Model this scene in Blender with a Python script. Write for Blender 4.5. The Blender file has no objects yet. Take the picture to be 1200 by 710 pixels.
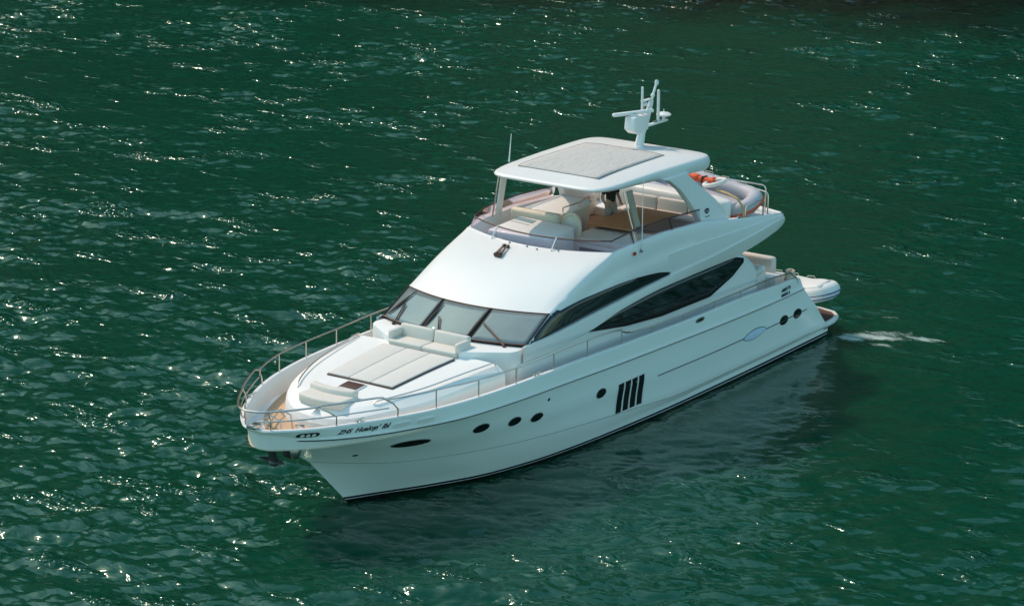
import bpy, bmesh, math, random
import numpy as np
from mathutils import Vector, Matrix, Euler
from mathutils.bvhtree import BVHTree

random.seed(4); rng = np.random.default_rng(11)
sc = bpy.context.scene
COL = sc.collection
R = math.radians

# ------------------------------------------------------------------ camera, sky, sun, exposure
CAMLOC = Vector((56.6147861, 38.4785467, 22.5718165))
AX_R = Vector((-0.57533825, 0.81788707, 0.00682977))
AX_U = Vector((-0.22063535, -0.16323459, 0.96159997))
AX_F = Vector((-0.78759504, -0.55173836, -0.2743699))
cam_d = bpy.data.cameras.new('camera')
cam = bpy.data.objects.new('camera', cam_d); COL.objects.link(cam)
m3 = Matrix((AX_R, AX_U, -AX_F)).transposed()
cam.matrix_world = Matrix.Translation(CAMLOC) @ m3.to_4x4()
cam_d.sensor_width = 36; cam_d.lens = 3170.1 / 1200 * 36
cam_d.clip_start = 0.5; cam_d.clip_end = 8000
sc.camera = cam

SUN_EL, SUN_DIR = R(51), Vector((-0.08, -1.0, 0)).normalized()     # where the sun stands
w = bpy.data.worlds.new('World'); sc.world = w; w.use_nodes = True
nt = w.node_tree; bg = nt.nodes['Background']
sky = nt.nodes.new('ShaderNodeTexSky'); sky.sky_type = 'NISHITA'; sky.sun_disc = False
sky.sun_elevation = SUN_EL; sky.sun_rotation = math.atan2(SUN_DIR.x, SUN_DIR.y)
sky.air_density = 1.0; sky.dust_density = 0.9; sky.ozone_density = 1.0
tint = nt.nodes.new('ShaderNodeMixRGB'); tint.blend_type = 'MULTIPLY'; tint.inputs[0].default_value = 1.0
tint.inputs[2].default_value = (1.02, 1.40, 1.17, 1)                 # teal multiplier added to brighten and green the sky fill in shade
nt.links.new(sky.outputs[0], tint.inputs[1]); nt.links.new(tint.outputs[0], bg.inputs[0]); bg.inputs[1].default_value = 0.15
sun_d = bpy.data.lights.new('sun', 'SUN'); sun_d.energy = 2.15; sun_d.angle = R(0.53); sun_d.color = (1, 0.73, 0.58)
sun = bpy.data.objects.new('sun', sun_d); COL.objects.link(sun)
to_sun = Vector((SUN_DIR.x * math.cos(SUN_EL), SUN_DIR.y * math.cos(SUN_EL), math.sin(SUN_EL)))
sun.rotation_euler = to_sun.to_track_quat('Z', 'Y').to_euler(); sun.location = to_sun * 60
sc.view_settings.view_transform = 'Standard'; sc.view_settings.look = 'None'
sc.view_settings.gamma = 1; sc.view_settings.exposure = 0.38; sc.view_settings.use_curve_mapping = False
sc.render.engine = 'CYCLES'
sc.cycles.use_denoising = True
sc.cycles.max_bounces = 8; sc.cycles.transparent_max_bounces = 12

# ------------------------------------------------------------------ materials
def mat(name, col, rough=0.5, metal=0.0, spec=0.5, coat=0.0, bump=None, var=0.0, vscale=3.0):
    m = bpy.data.materials.new(name); m.use_nodes = True
    t = m.node_tree; b = t.nodes['Principled BSDF']
    b.inputs['Base Color'].default_value = (*col, 1); b.inputs['Roughness'].default_value = rough
    b.inputs['Metallic'].default_value = metal; b.inputs['Specular IOR Level'].default_value = spec
    b.inputs['Coat Weight'].default_value = coat; b.inputs['Coat Roughness'].default_value = 0.08
    if var > 0 or bump:
        tc = t.nodes.new('ShaderNodeTexCoord')
    if var > 0:
        n = t.nodes.new('ShaderNodeTexNoise'); n.inputs['Scale'].default_value = vscale; n.inputs['Detail'].default_value = 6
        n.inputs['Roughness'].default_value = 0.65
        t.links.new(tc.outputs['Object'], n.inputs['Vector'])
        mx = t.nodes.new('ShaderNodeMixRGB')
        mx.inputs[1].default_value = (*[c * (1 - var) for c in col], 1); mx.inputs[2].default_value = (*[min(1, c * (1 + var)) for c in col], 1)
        t.links.new(n.outputs['Fac'], mx.inputs[0]); t.links.new(mx.outputs[0], b.inputs['Base Color'])
        mr = t.nodes.new('ShaderNodeMapRange'); mr.inputs[3].default_value = max(rough * .6, rough - 0.08); mr.inputs[4].default_value = min(1, rough * 1.5, rough + 0.1)
        t.links.new(n.outputs['Fac'], mr.inputs[0]); t.links.new(mr.outputs[0], b.inputs['Roughness'])
    if bump:
        s, h = bump
        n2 = t.nodes.new('ShaderNodeTexNoise'); n2.inputs['Scale'].default_value = s; n2.inputs['Detail'].default_value = 4
        t.links.new(tc.outputs['Object'], n2.inputs['Vector'])
        bp = t.nodes.new('ShaderNodeBump'); bp.inputs['Strength'].default_value = 0.4; bp.inputs['Distance'].default_value = h
        t.links.new(n2.outputs['Fac'], bp.inputs['Height']); t.links.new(bp.outputs[0], b.inputs['Normal'])
    return m

M = {}
M['gel'] = mat('white_gelcoat', (0.76, 0.745, 0.725), 0.38, spec=0.4, coat=0.04, var=0.025, vscale=1.2)
M['deck'] = mat('nonskid_deck', (0.80, 0.785, 0.76), 0.55, bump=(180, 0.002), var=0.04, vscale=2)
M['bulwark'] = mat('bulwark_gelcoat', (0.78, 0.76, 0.72), 0.4, var=0.03)
M['pad'] = mat('pale_grey_fabric', (0.66, 0.625, 0.58), 0.9, bump=(60, 0.004), var=0.06, vscale=5)
M['cush'] = mat('grey_beige_vinyl', (0.66, 0.61, 0.55), 0.7, bump=(14, 0.01), var=0.05, vscale=4)
M['beige'] = mat('cream_leather', (0.68, 0.585, 0.46), 0.6, bump=(10, 0.01), var=0.05)
M['black'] = mat('black_gloss', (0.008, 0.008, 0.009), 0.12)
M['rubber'] = mat('black_rubber', (0.015, 0.013, 0.013), 0.5)
M['navy'] = mat('navy_paint', (0.02, 0.025, 0.05), 0.35)
M['brown'] = mat('dark_brown_trim', (0.07, 0.03, 0.022), 0.5, var=0.15)
M['steel'] = mat('stainless_steel', (0.66, 0.56, 0.51), 0.28, metal=1.0)
M['dsteel'] = mat('dull_steel', (0.30, 0.29, 0.28), 0.35, metal=0.9, var=0.2)
M['anchor'] = mat('dark_galvanised_steel', (0.07, 0.075, 0.075), 0.35, metal=0.5, var=0.3)
M['chrome'] = mat('pale_blue_inlay', (0.62, 0.74, 0.92), 0.25)
M['dglass'] = mat('dark_window_glass', (0.006, 0.008, 0.008), 0.03, spec=0.6)
M['wglass'] = mat('windscreen_glass', (0.19, 0.23, 0.23), 0.008, spec=0.8, coat=0.0, var=0.25, vscale=1.1)
M['grey'] = mat('sunroof_fabric', (0.52, 0.50, 0.475), 0.85, var=0.05)
M['tube'] = mat('lilac_grey_hypalon', (0.45, 0.44, 0.48), 0.55, var=0.04)
M['wtube'] = mat('white_hypalon', (0.76, 0.73, 0.70), 0.5, var=0.05)
M['orange'] = mat('orange_fabric', (0.75, 0.11, 0.04), 0.75, var=0.15, vscale=8)
M['red'] = mat('red_plastic', (0.5, 0.03, 0.02), 0.4)
M['tan'] = mat('tan_webbing', (0.62, 0.42, 0.20), 0.8)
M['rope'] = mat('cream_rope', (0.62, 0.52, 0.42), 0.9, bump=(90, 0.01), var=0.2, vscale=20)
M['skin'] = mat('skin', (0.45, 0.25, 0.18), 0.5)
M['hair'] = mat('dark_hair', (0.02, 0.014, 0.01), 0.6)
M['shirt'] = mat('black_cloth', (0.018, 0.014, 0.014), 0.85)
M['trouser'] = mat('grey_cloth', (0.34, 0.30, 0.26), 0.9, bump=(20, 0.01), var=0.08)
M['foam'] = mat('foam', (0.75, 0.78, 0.77), 0.8)

def teak_mat(name, col, axis=1, pitch=0.06):
    m = mat(name, col, 0.6, var=0.18, vscale=6)
    t = m.node_tree; b = t.nodes['Principled BSDF']
    tc = t.nodes.new('ShaderNodeTexCoord'); sp = t.nodes.new('ShaderNodeSeparateXYZ')
    t.links.new(tc.outputs['Object'], sp.inputs[0])
    d = t.nodes.new('ShaderNodeMath'); d.operation = 'DIVIDE'; d.inputs[1].default_value = pitch
    t.links.new(sp.outputs[axis], d.inputs[0])
    fr = t.nodes.new('ShaderNodeMath'); fr.operation = 'FRACT'; t.links.new(d.outputs[0], fr.inputs[0])
    lt = t.nodes.new('ShaderNodeMath'); lt.operation = 'LESS_THAN'; lt.inputs[1].default_value = 0.1
    t.links.new(fr.outputs[0], lt.inputs[0])
    src = b.inputs['Base Color'].links[0].from_socket
    mx = t.nodes.new('ShaderNodeMixRGB'); mx.inputs[2].default_value = (0.05, 0.03, 0.02, 1)
    t.links.new(lt.outputs[0], mx.inputs[0]); t.links.new(src, mx.inputs[1]); t.links.new(mx.outputs[0], b.inputs['Base Color'])
    return m
M['teak'] = teak_mat('teak_deck', (0.64, 0.42, 0.25))
M['teakd'] = teak_mat('varnished_teak', (0.50, 0.225, 0.10), 1, 0.09)
M['wteak'] = teak_mat('wet_teak', (0.10, 0.038, 0.02), 1, 0.07)

# sunroof cloth with wrinkles
t = M['grey'].node_tree; b = t.nodes['Principled BSDF']
tc = t.nodes.new('ShaderNodeTexCoord'); mp = t.nodes.new('ShaderNodeMapping'); mp.inputs['Scale'].default_value = (1.5, 5, 1); mp.inputs['Rotation'].default_value = (0, 0, 0.5)
wv = t.nodes.new('ShaderNodeTexNoise'); wv.inputs['Scale'].default_value = 1.6; wv.inputs['Detail'].default_value = 3; wv.inputs['Distortion'].default_value = 1.2
bp = t.nodes.new('ShaderNodeBump'); bp.inputs['Strength'].default_value = 0.6; bp.inputs['Distance'].default_value = 0.08
t.links.new(tc.outputs['Object'], mp.inputs[0]); t.links.new(mp.outputs[0], wv.inputs['Vector']); t.links.new(wv.outputs['Fac'], bp.inputs['Height']); t.links.new(bp.outputs[0], b.inputs['Normal'])

# hull paint: white, navy boot stripe and black antifouling by height above the water
def hull_mat():
    m = mat('hull_paint', (0.88, 0.89, 0.875), 0.14, spec=0.5, coat=0.2, var=0.02, vscale=0.8)
    t = m.node_tree; b = t.nodes['Principled BSDF']
    tc = t.nodes.new('ShaderNodeTexCoord'); sp = t.nodes.new('ShaderNodeSeparateXYZ'); t.links.new(tc.outputs['Object'], sp.inputs[0])
    mr = t.nodes.new('ShaderNodeMapRange'); mr.inputs[1].default_value = 5.0; mr.inputs[2].default_value = 9.0; mr.inputs[3].default_value = 0.0; mr.inputs[4].default_value = 0.05
    t.links.new(sp.outputs[0], mr.inputs[0])
    sb = t.nodes.new('ShaderNodeMath'); sb.operation = 'SUBTRACT'; t.links.new(sp.outputs[2], sb.inputs[0]); t.links.new(mr.outputs[0], sb.inputs[1])
    cr = t.nodes.new('ShaderNodeValToRGB'); cr.color_ramp.interpolation = 'CONSTANT'
    e = cr.color_ramp.elements
    e[0].position = 0.0; e[0].color = (0.012, 0.012, 0.013, 1); e[1].position = 0.06; e[1].color = (0.6, 0.6, 0.58, 1)
    x = e.new(0.085); x.color = (0.02, 0.025, 0.05, 1); x = e.new(0.15); x.color = (1, 1, 1, 1)
    t.links.new(sb.outputs[0], cr.inputs[0])
    gt = t.nodes.new('ShaderNodeMath'); gt.operation = 'GREATER_THAN'; gt.inputs[1].default_value = 0.15; t.links.new(sb.outputs[0], gt.inputs[0])
    src = b.inputs['Base Color'].links[0].from_socket
    mx = t.nodes.new('ShaderNodeMixRGB'); t.links.new(gt.outputs[0], mx.inputs[0]); t.links.new(cr.outputs[0], mx.inputs[1]); t.links.new(src, mx.inputs[2])
    t.links.new(mx.outputs[0], b.inputs['Base Color'])
    return m
M['hull'] = hull_mat()

# tinted acrylic of the flybridge screen
def acrylic():
    m = bpy.data.materials.new('tinted_acrylic'); m.use_nodes = True; t = m.node_tree
    for n in list(t.nodes): t.nodes.remove(n)
    o = t.nodes.new('ShaderNodeOutputMaterial'); tr = t.nodes.new('ShaderNodeBsdfTransparent'); tr.inputs[0].default_value = (0.86, 0.79, 0.85, 1)
    gl = t.nodes.new('ShaderNodeBsdfGlossy'); gl.inputs['Roughness'].default_value = 0.05; gl.inputs[0].default_value = (0.9, 0.85, 0.92, 1)
    df = t.nodes.new('ShaderNodeBsdfDiffuse'); df.inputs[0].default_value = (0.55, 0.45, 0.55, 1)
    fr = t.nodes.new('ShaderNodeFresnel'); fr.inputs[0].default_value = 1.5
    a = t.nodes.new('ShaderNodeMixShader'); a.inputs[0].default_value = 0.06; t.links.new(tr.outputs[0], a.inputs[1]); t.links.new(df.outputs[0], a.inputs[2])
    c = t.nodes.new('ShaderNodeMixShader'); t.links.new(fr.outputs[0], c.inputs[0]); t.links.new(a.outputs[0], c.inputs[1]); t.links.new(gl.outputs[0], c.inputs[2])
    t.links.new(c.outputs[0], o.inputs[0]); return m
M['acrylic'] = acrylic()

# ------------------------------------------------------------------ mesh helpers
def ip(x, xs, ys):
    """monotone cubic interpolation (xs in any order)"""
    xs = np.asarray(xs, float); ys = np.asarray(ys, float); o = np.argsort(xs); xs, ys = xs[o], ys[o]
    h = np.diff(xs); d = np.diff(ys) / h; m = np.zeros(len(xs)); m[0], m[-1] = d[0], d[-1]
    for i in range(1, len(xs) - 1):
        m[i] = 0 if d[i - 1] * d[i] <= 0 else 2 * d[i - 1] * d[i] / (d[i - 1] + d[i])
    x = np.clip(np.asarray(x, float), xs[0], xs[-1]); i = np.clip(np.searchsorted(xs, x) - 1, 0, len(xs) - 2)
    tt = (x - xs[i]) / h[i]
    return ((2*tt**3 - 3*tt**2 + 1) * ys[i] + (tt**3 - 2*tt**2 + tt) * h[i] * m[i] + (-2*tt**3 + 3*tt**2) * ys[i+1] + (tt**3 - tt**2) * h[i] * m[i+1])

class MB:
    def __init__(s): s.v = []; s.f = []; s.mi = []; s.mats = []
    def _m(s, m):
        if m not in s.mats: s.mats.append(m)
        return s.mats.index(m)
    def add(s, vs, fs, m):
        o = len(s.v); s.v += [tuple(map(float, p)) for p in vs]; k = s._m(m)
        for f in fs: s.f.append([i + o for i in f]); s.mi.append(k)
        return s
    def grid(s, P, m, close_u=False, close_v=False):
        P = np.asarray(P, float); nu, nv = P.shape[:2]; fs = []
        for i in range(nu if close_u else nu - 1):
            for j in range(nv if close_v else nv - 1):
                i2, j2 = (i + 1) % nu, (j + 1) % nv
                fs.append((i * nv + j, i2 * nv + j, i2 * nv + j2, i * nv + j2))
        return s.add(P.reshape(-1, 3), fs, m)
    def bm(s, bm, m, mtx=None):
        if mtx is not None: bm.transform(mtx)
        bm.verts.index_update()
        s.add([v.co[:] for v in bm.verts], [[v.index for v in f.verts] for f in bm.faces], m); bm.free(); return s
    def box(s, c, size, m, bev=0.02, rot=(0, 0, 0), seg=2, taper=None):
        b = bmesh.new(); bmesh.ops.create_cube(b, size=1)
        for v in b.verts:
            k = 1.0
            if taper and v.co.z > 0: k = taper
            v.co = Vector((v.co.x * size[0] * k, v.co.y * size[1] * k, v.co.z * size[2]))
        bev = min(bev, min(size) * 0.45)
        if bev > 0: bmesh.ops.bevel(b, geom=b.edges[:], offset=bev, segments=seg, affect='EDGES', profile=0.5)
        return s.bm(b, m, Matrix.Translation(c) @ Euler(rot).to_matrix().to_4x4())
    def ball(s, c, r, m, rot=(0, 0, 0), u=20, v=12):
        b = bmesh.new(); bmesh.ops.create_uvsphere(b, u_segments=u, v_segments=v, radius=1)
        r = r if hasattr(r, '__len__') else (r, r, r)
        for q in b.verts: q.co = Vector((q.co.x * r[0], q.co.y * r[1], q.co.z * r[2]))
        return s.bm(b, m, Matrix.Translation(c) @ Euler(rot).to_matrix().to_4x4())
    def tube(s, pts, r, m, seg=10, closed=False, cap=True, flat=1.0):
        pts = [Vector(p) for p in pts]; n = len(pts); rr = r if hasattr(r, '__len__') else [r] * n
        tg = []
        for i in range(n):
            a = pts[(i - 1) % n] if (closed or i > 0) else pts[i]; b = pts[(i + 1) % n] if (closed or i < n - 1) else pts[i]
            tg.append((b - a).normalized())
        up = Vector((0, 0, 1)) if abs(tg[0].z) < 0.9 else Vector((1, 0, 0))
        nrm = (up - tg[0] * up.dot(tg[0])).normalized(); rings = []
        for i in range(n):
            nrm = (nrm - tg[i] * nrm.dot(tg[i])); nrm = nrm.normalized() if nrm.length > 1e-6 else tg[i].orthogonal().normalized()
            bn = tg[i].cross(nrm)
            rings.append([pts[i] + nrm * (math.cos(a) * rr[i]) + bn * (math.sin(a) * rr[i] * flat) for a in [2 * math.pi * k / seg for k in range(seg)]])
        o = len(s.v); s.grid([[tuple(p) for p in q] for q in rings], m, closed, True)
        if cap and not closed:
            k = s._m(m); s.f.append([o + j for j in range(seg)][::-1]); s.mi.append(k)
            s.f.append([o + (n - 1) * seg + j for j in range(seg)]); s.mi.append(k)
        return s
    def lathe(s, prof, m, mtx=None, seg=20):
        P = [[(r * math.cos(a), r * math.sin(a), z) for a in [2 * math.pi * k / seg for k in range(seg)]] for r, z in prof]
        if mtx is not None: P = [[tuple(mtx @ Vector(p)) for p in q] for q in P]
        return s.grid(P, m, False, True)
    def prism(s, poly, z0, z1, m, f=None, bev=0.0):
        """poly: (a, b) outline; f maps (a, b, h) to xyz"""
        f = f or (lambda a, b_, h: (a, b_, h)); n = len(poly)
        if bev > 0:
            b = bmesh.new(); lo = [b.verts.new((p[0], p[1], z0)) for p in poly]; hi = [b.verts.new((p[0], p[1], z1)) for p in poly]
            b.faces.new(lo[::-1]); b.faces.new(hi)
            for i in range(n): b.faces.new((lo[i], lo[(i + 1) % n], hi[(i + 1) % n], hi[i]))
            bmesh.ops.recalc_face_normals(b, faces=b.faces[:])
            eds = [e for e in b.edges if e.calc_face_angle(0) > 0.6]
            bmesh.ops.bevel(b, geom=eds, offset=bev, segments=3, affect='EDGES', profile=0.5)
            for v in b.verts: v.co = Vector(f(*v.co))
            return s.bm(b, m)
        vs = [f(p[0], p[1], z0) for p in poly] + [f(p[0], p[1], z1) for p in poly]
        fs = [list(range(n))[::-1], list(range(n, 2 * n))] + [(i, (i + 1) % n, n + (i + 1) % n, n + i) for i in range(n)]
        return s.add(vs, fs, m)
    def build(s, name, parent=None, ang=35, merge=0.0, recalc=True, solid=0.0, subs=0):
        me = bpy.data.meshes.new(name); me.from_pydata(s.v, [], s.f); me.update()
        for m in s.mats: me.materials.append(M[m] if isinstance(m, str) else m)
        me.polygons.foreach_set('material_index', s.mi)
        if merge > 0 or recalc:
            b = bmesh.new(); b.from_mesh(me)
            if merge > 0: bmesh.ops.remove_doubles(b, verts=b.verts[:], dist=merge)
            if recalc: bmesh.ops.recalc_face_normals(b, faces=b.faces[:])
            b.to_mesh(me); b.free()
        me.shade_smooth(); me.set_sharp_from_angle(angle=R(ang))
        o = bpy.data.objects.new(name, me); COL.objects.link(o)
        if parent: o.parent = parent
        if solid: q = o.modifiers.new('thick', 'SOLIDIFY'); q.thickness = abs(solid); q.offset = -1 if solid > 0 else 1
        if subs: q = o.modifiers.new('sub', 'SUBSURF'); q.levels = subs; q.render_levels = subs
        return o

def thing(name, label, cat, loc=(0, 0, 0), rot=(0, 0, 0), group=None):
    o = bpy.data.objects.new(name, None); COL.objects.link(o); o.location = loc; o.rotation_euler = rot
    o.empty_display_size = 0.3; return tag(o, label, cat, group)
def tag(o, label, cat, group=None):
    o['label'] = label; o['category'] = cat
    if group: o['group'] = group
    return o

# ------------------------------------------------------------------ water: one sheet, short choppy sea near the boat, calm skirt to the horizon
def water_mat():
    m = bpy.data.materials.new('sea_water'); m.use_nodes = True; t = m.node_tree; b = t.nodes['Principled BSDF']
    b.inputs['Base Color'].default_value = (0.0055, 0.050, 0.032, 1)
    b.inputs['Roughness'].default_value = 0.03; b.inputs['IOR'].default_value = 1.333; b.inputs['Specular IOR Level'].default_value = 0.8; b.inputs['Specular Tint'].default_value = (0.70, 1.0, 0.94, 1)
    b.subsurface_method = 'BURLEY'; b.inputs['Subsurface Weight'].default_value = 1.0; b.inputs['Subsurface Radius'].default_value = (0.35, 1.0, 0.8); b.inputs['Subsurface Scale'].default_value = 1.0
    tc = t.nodes.new('ShaderNodeTexCoord')
    mp = t.nodes.new('ShaderNodeMapping'); mp.inputs['Rotation'].default_value = (0, 0, R(-35)); mp.inputs['Scale'].default_value = (1.0, 0.42, 1)
    t.links.new(tc.outputs['Object'], mp.inputs[0])
    n1 = t.nodes.new('ShaderNodeTexNoise'); n1.inputs['Scale'].default_value = 3.6; n1.inputs['Detail'].default_value = 2; n1.inputs['Roughness'].default_value = 0.5; n1.inputs['Distortion'].default_value = 0.4
    t.links.new(mp.outputs[0], n1.inputs['Vector'])
    bp = t.nodes.new('ShaderNodeBump'); bp.inputs['Strength'].default_value = 1.0; bp.inputs['Distance'].default_value = 0.04
    ac = t.nodes.new('ShaderNodeAttribute'); ac.attribute_name = 'chop'
    mc = t.nodes.new('ShaderNodeMath'); mc.operation = 'MULTIPLY'; t.links.new(n1.outputs['Fac'], mc.inputs[0]); t.links.new(ac.outputs['Fac'], mc.inputs[1])
    t.links.new(mc.outputs[0], bp.inputs['Height'])
    # clusters of steep little facets that catch the sun
    ms = t.nodes.new('ShaderNodeTexNoise'); ms.inputs['Scale'].default_value = 0.85; ms.inputs['Detail'].default_value = 4; t.links.new(mp.outputs[0], ms.inputs['Vector'])
    mm = t.nodes.new('ShaderNodeMapRange'); mm.inputs[1].default_value = 0.57; mm.inputs[2].default_value = 0.74; mm.inputs[4].default_value = 1.0; t.links.new(ms.outputs['Fac'], mm.inputs[0])
    n5 = t.nodes.new('ShaderNodeTexNoise'); n5.inputs['Scale'].default_value = 5.5; n5.inputs['Detail'].default_value = 1; t.links.new(tc.outputs['Object'], n5.inputs['Vector'])
    m5 = t.nodes.new('ShaderNodeMath'); m5.operation = 'MULTIPLY'; t.links.new(n5.outputs['Fac'], m5.inputs[0]); t.links.new(mm.outputs[0], m5.inputs[1])
    m6 = t.nodes.new('ShaderNodeMath'); m6.operation = 'MULTIPLY'; t.links.new(m5.outputs[0], m6.inputs[0]); t.links.new(ac.outputs['Fac'], m6.inputs[1])
    b2 = t.nodes.new('ShaderNodeBump'); b2.inputs['Strength'].default_value = 1.0; b2.inputs['Distance'].default_value = 0.26
    t.links.new(m6.outputs[0], b2.inputs['Height']); t.links.new(bp.outputs[0], b2.inputs['Normal']); t.links.new(b2.outputs[0], b.inputs['Normal'])
    # broad patches of greener and darker water
    n3 = t.nodes.new('ShaderNodeTexNoise'); n3.inputs['Scale'].default_value = 0.06; n3.inputs['Detail'].default_value = 3
    t.links.new(tc.outputs['Object'], n3.inputs['Vector'])
    mx = t.nodes.new('ShaderNodeMixRGB'); mx.inputs[1].default_value = (0.0020, 0.038, 0.0195, 1); mx.inputs[2].default_value = (0.0030, 0.052, 0.0275, 1)
    t.links.new(n3.outputs['Fac'], mx.inputs[0])
    # shade painted into the water colour at the far corner
    ar = t.nodes.new('ShaderNodeAttribute'); ar.attribute_name = 'painted_shade'
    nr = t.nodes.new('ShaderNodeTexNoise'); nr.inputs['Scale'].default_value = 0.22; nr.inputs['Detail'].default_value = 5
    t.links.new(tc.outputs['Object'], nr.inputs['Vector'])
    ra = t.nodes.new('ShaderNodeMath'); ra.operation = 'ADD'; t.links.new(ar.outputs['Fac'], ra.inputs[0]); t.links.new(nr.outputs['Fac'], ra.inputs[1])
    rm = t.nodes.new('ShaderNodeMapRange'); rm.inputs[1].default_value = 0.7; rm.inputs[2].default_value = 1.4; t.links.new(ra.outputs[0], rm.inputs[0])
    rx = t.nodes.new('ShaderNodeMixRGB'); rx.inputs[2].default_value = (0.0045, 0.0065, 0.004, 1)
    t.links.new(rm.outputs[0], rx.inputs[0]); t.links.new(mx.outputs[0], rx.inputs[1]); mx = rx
    # foam: vertex attribute broken up by noise
    at = t.nodes.new('ShaderNodeAttribute'); at.attribute_name = 'foam'
    n4 = t.nodes.new('ShaderNodeTexNoise'); n4.inputs['Scale'].default_value = 6.5; n4.inputs['Detail'].default_value = 8; n4.inputs['Roughness'].default_value = 0.72
    t.links.new(mp.outputs[0], n4.inputs['Vector'])
    ad = t.nodes.new('ShaderNodeMath'); ad.operation = 'ADD'; t.links.new(at.outputs['Fac'], ad.inputs[0]); t.links.new(n4.outputs['Fac'], ad.inputs[1])
    mr = t.nodes.new('ShaderNodeMapRange'); mr.inputs[1].default_value = 0.98; mr.inputs[2].default_value = 1.30
    t.links.new(ad.outputs[0], mr.inputs[0])
    fx = t.nodes.new('ShaderNodeMixRGB'); fx.inputs[2].default_value = (0.55, 0.66, 0.62, 1)
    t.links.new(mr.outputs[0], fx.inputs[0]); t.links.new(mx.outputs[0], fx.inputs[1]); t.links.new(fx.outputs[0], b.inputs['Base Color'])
    rr = t.nodes.new('ShaderNodeMapRange'); rr.inputs[3].default_value = 0.13; rr.inputs[4].default_value = 0.6
    t.links.new(mr.outputs[0], rr.inputs[0]); t.links.new(rr.outputs[0], b.inputs['Roughness'])
    return m
M['water'] = water_mat()

def make_water():
    Fh = np.array([AX_F.x, AX_F.y]); Fh /= np.linalg.norm(Fh); Rh = np.array([-Fh[1], Fh[0]]) * -1
    if Rh @ np.array([AX_R.x, AX_R.y]) < 0: Rh = -Rh
    dx = 0.08; n0, n1 = 1320, 900
    org = np.array([CAMLOC.x, CAMLOC.y]) + Fh * 47 - Rh * (n1 * dx / 2)
    kx = np.fft.fftfreq(n0, dx) * 2 * np.pi; ky = np.fft.fftfreq(n1, dx) * 2 * np.pi
    KX, KY = np.meshgrid(kx, ky, indexing='ij'); K = np.hypot(KX, KY); K[0, 0] = 1
    lam_p = 3.4; kp = 2 * np.pi / lam_p
    S = np.exp(-0.9 * (kp / K) ** 2) * K ** -3.3 * np.exp(-(K * 0.035) ** 2)
    wd = R(8); cs = (KX * math.cos(wd) + KY * math.sin(wd)) / K           # wind along the view, a little across
    S *= 0.10 + np.abs(cs) ** 3.5
    S[0, 0] = 0
    ph = rng.normal(size=K.shape) + 1j * rng.normal(size=K.shape)
    H = np.sqrt(S) * ph; h = np.fft.ifft2(H).real
    sx = np.fft.ifft2(1j * KX * H).real; slope = sx.std()
    k_ = 0.185 / slope; h *= k_
    # choppy horizontal displacement sharpens the crests
    Dx = np.fft.ifft2(-1j * KX / K * H).real * k_ * 0.9; Dy = np.fft.ifft2(-1j * KY / K * H).real * k_ * 0.9
    # gusts: calmer and rougher patches
    g = np.fft.ifft2(np.exp(-(K * 3.0) ** 2) * (rng.normal(size=K.shape) + 1j * rng.normal(size=K.shape))).real; g = g / g.std()
    g2 = np.fft.ifft2(np.exp(-(K * 0.9) ** 2) * (rng.normal(size=K.shape) + 1j * rng.normal(size=K.shape))).real; g2 /= g2.std()
    near = np.clip((95 - (np.arange(n0) * dx + 47)) / 45, 0, 1)[:, None] * np.clip((12 - (np.arange(n1) * dx - n1 * dx / 2)) / 22, 0, 1)[None, :]
    gm = np.clip(0.99 + 0.24 * g + 0.32 * g2 + 0.27 * near, 0.35, 2.0)
    I, J = np.meshgrid(np.arange(n0), np.arange(n1), indexing='ij')
    ed = np.minimum.reduce([I, n0 - 1 - I, J, n1 - 1 - J]) * dx; tp = np.clip(ed / 3.0, 0, 1)
    a = I * dx + Dx * gm * tp; bb = J * dx + Dy * gm * tp
    X = org[0] + Fh[0] * a + Rh[0] * bb; Y = org[1] + Fh[1] * a + Rh[1] * bb
    # the lee of the hull is smoother
    ends = 1 / (1 + np.exp(-(X + 11.0) * 1.2)) / (1 + np.exp((X - 9.5) * 1.0))
    lee = 1 - 0.70 * np.exp(-((np.clip(Y - 2.4, 0, 99)) / 5.5) ** 2) * ends / (1 + np.exp(-(Y) * 2))
    Z = h * gm * tp * lee
    # foam: steep high crests + the wash behind the stern
    hn = (h * gm) / (h * gm).std()
    fo = np.clip((hn - 1.7) * 0.16, 0, 0.42)
    for (cx, cy, ax, ay, rot, s) in [(-11.5, 3.7, 1.6, .48, 1.93, .46), (-11.0, 3.2, .7, .5, 1.9, .46), (-12.2, 5.0, 1.1, .34, 1.9, .42), (-12.1, 3.9, 1.7, .55, 2.0, .36), (-10.9, 4.2, 1.3, .5, 1.95, .35), (-13.6, 3.0, 2.4, .8, 2.1, .27), (-12.0, 1.5, 1.2, .8, 1.9, .30)]:
        u = (X - cx) * math.cos(rot) + (Y - cy) * math.sin(rot); v = -(X - cx) * math.sin(rot) + (Y - cy) * math.cos(rot)
        fo = np.maximum(fo, s * np.exp(-(u / ax) ** 2 - (v / ay) ** 2) * 1.6)
    vs = np.stack([X, Y, Z], -1).reshape(-1, 3)
    idx = (I * n1 + J); q = np.stack([idx[:-1, :-1], idx[1:, :-1], idx[1:, 1:], idx[:-1, 1:]], -1).reshape(-1, 4)
    # skirt out to the horizon
    L0, L1 = (n0 - 1) * dx, (n1 - 1) * dx; B = 3000
    cs_ = [(0, 0), (L0, 0), (L0, L1), (0, L1)]; cb = [(-B, -B), (L0 + B, -B), (L0 + B, L1 + B), (-B, L1 + B)]
    ex = [np.array([org[0] + Fh[0] * a_ + Rh[0] * b_, org[1] + Fh[1] * a_ + Rh[1] * b_, 0]) for a_, b_ in cs_ + cb]
    nb = len(vs); vs = np.concatenate([vs, ex]); sk = np.array([[nb + i, nb + (i + 1) % 4, nb + 4 + (i + 1) % 4, nb + 4 + i] for i in range(4)])
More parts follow.
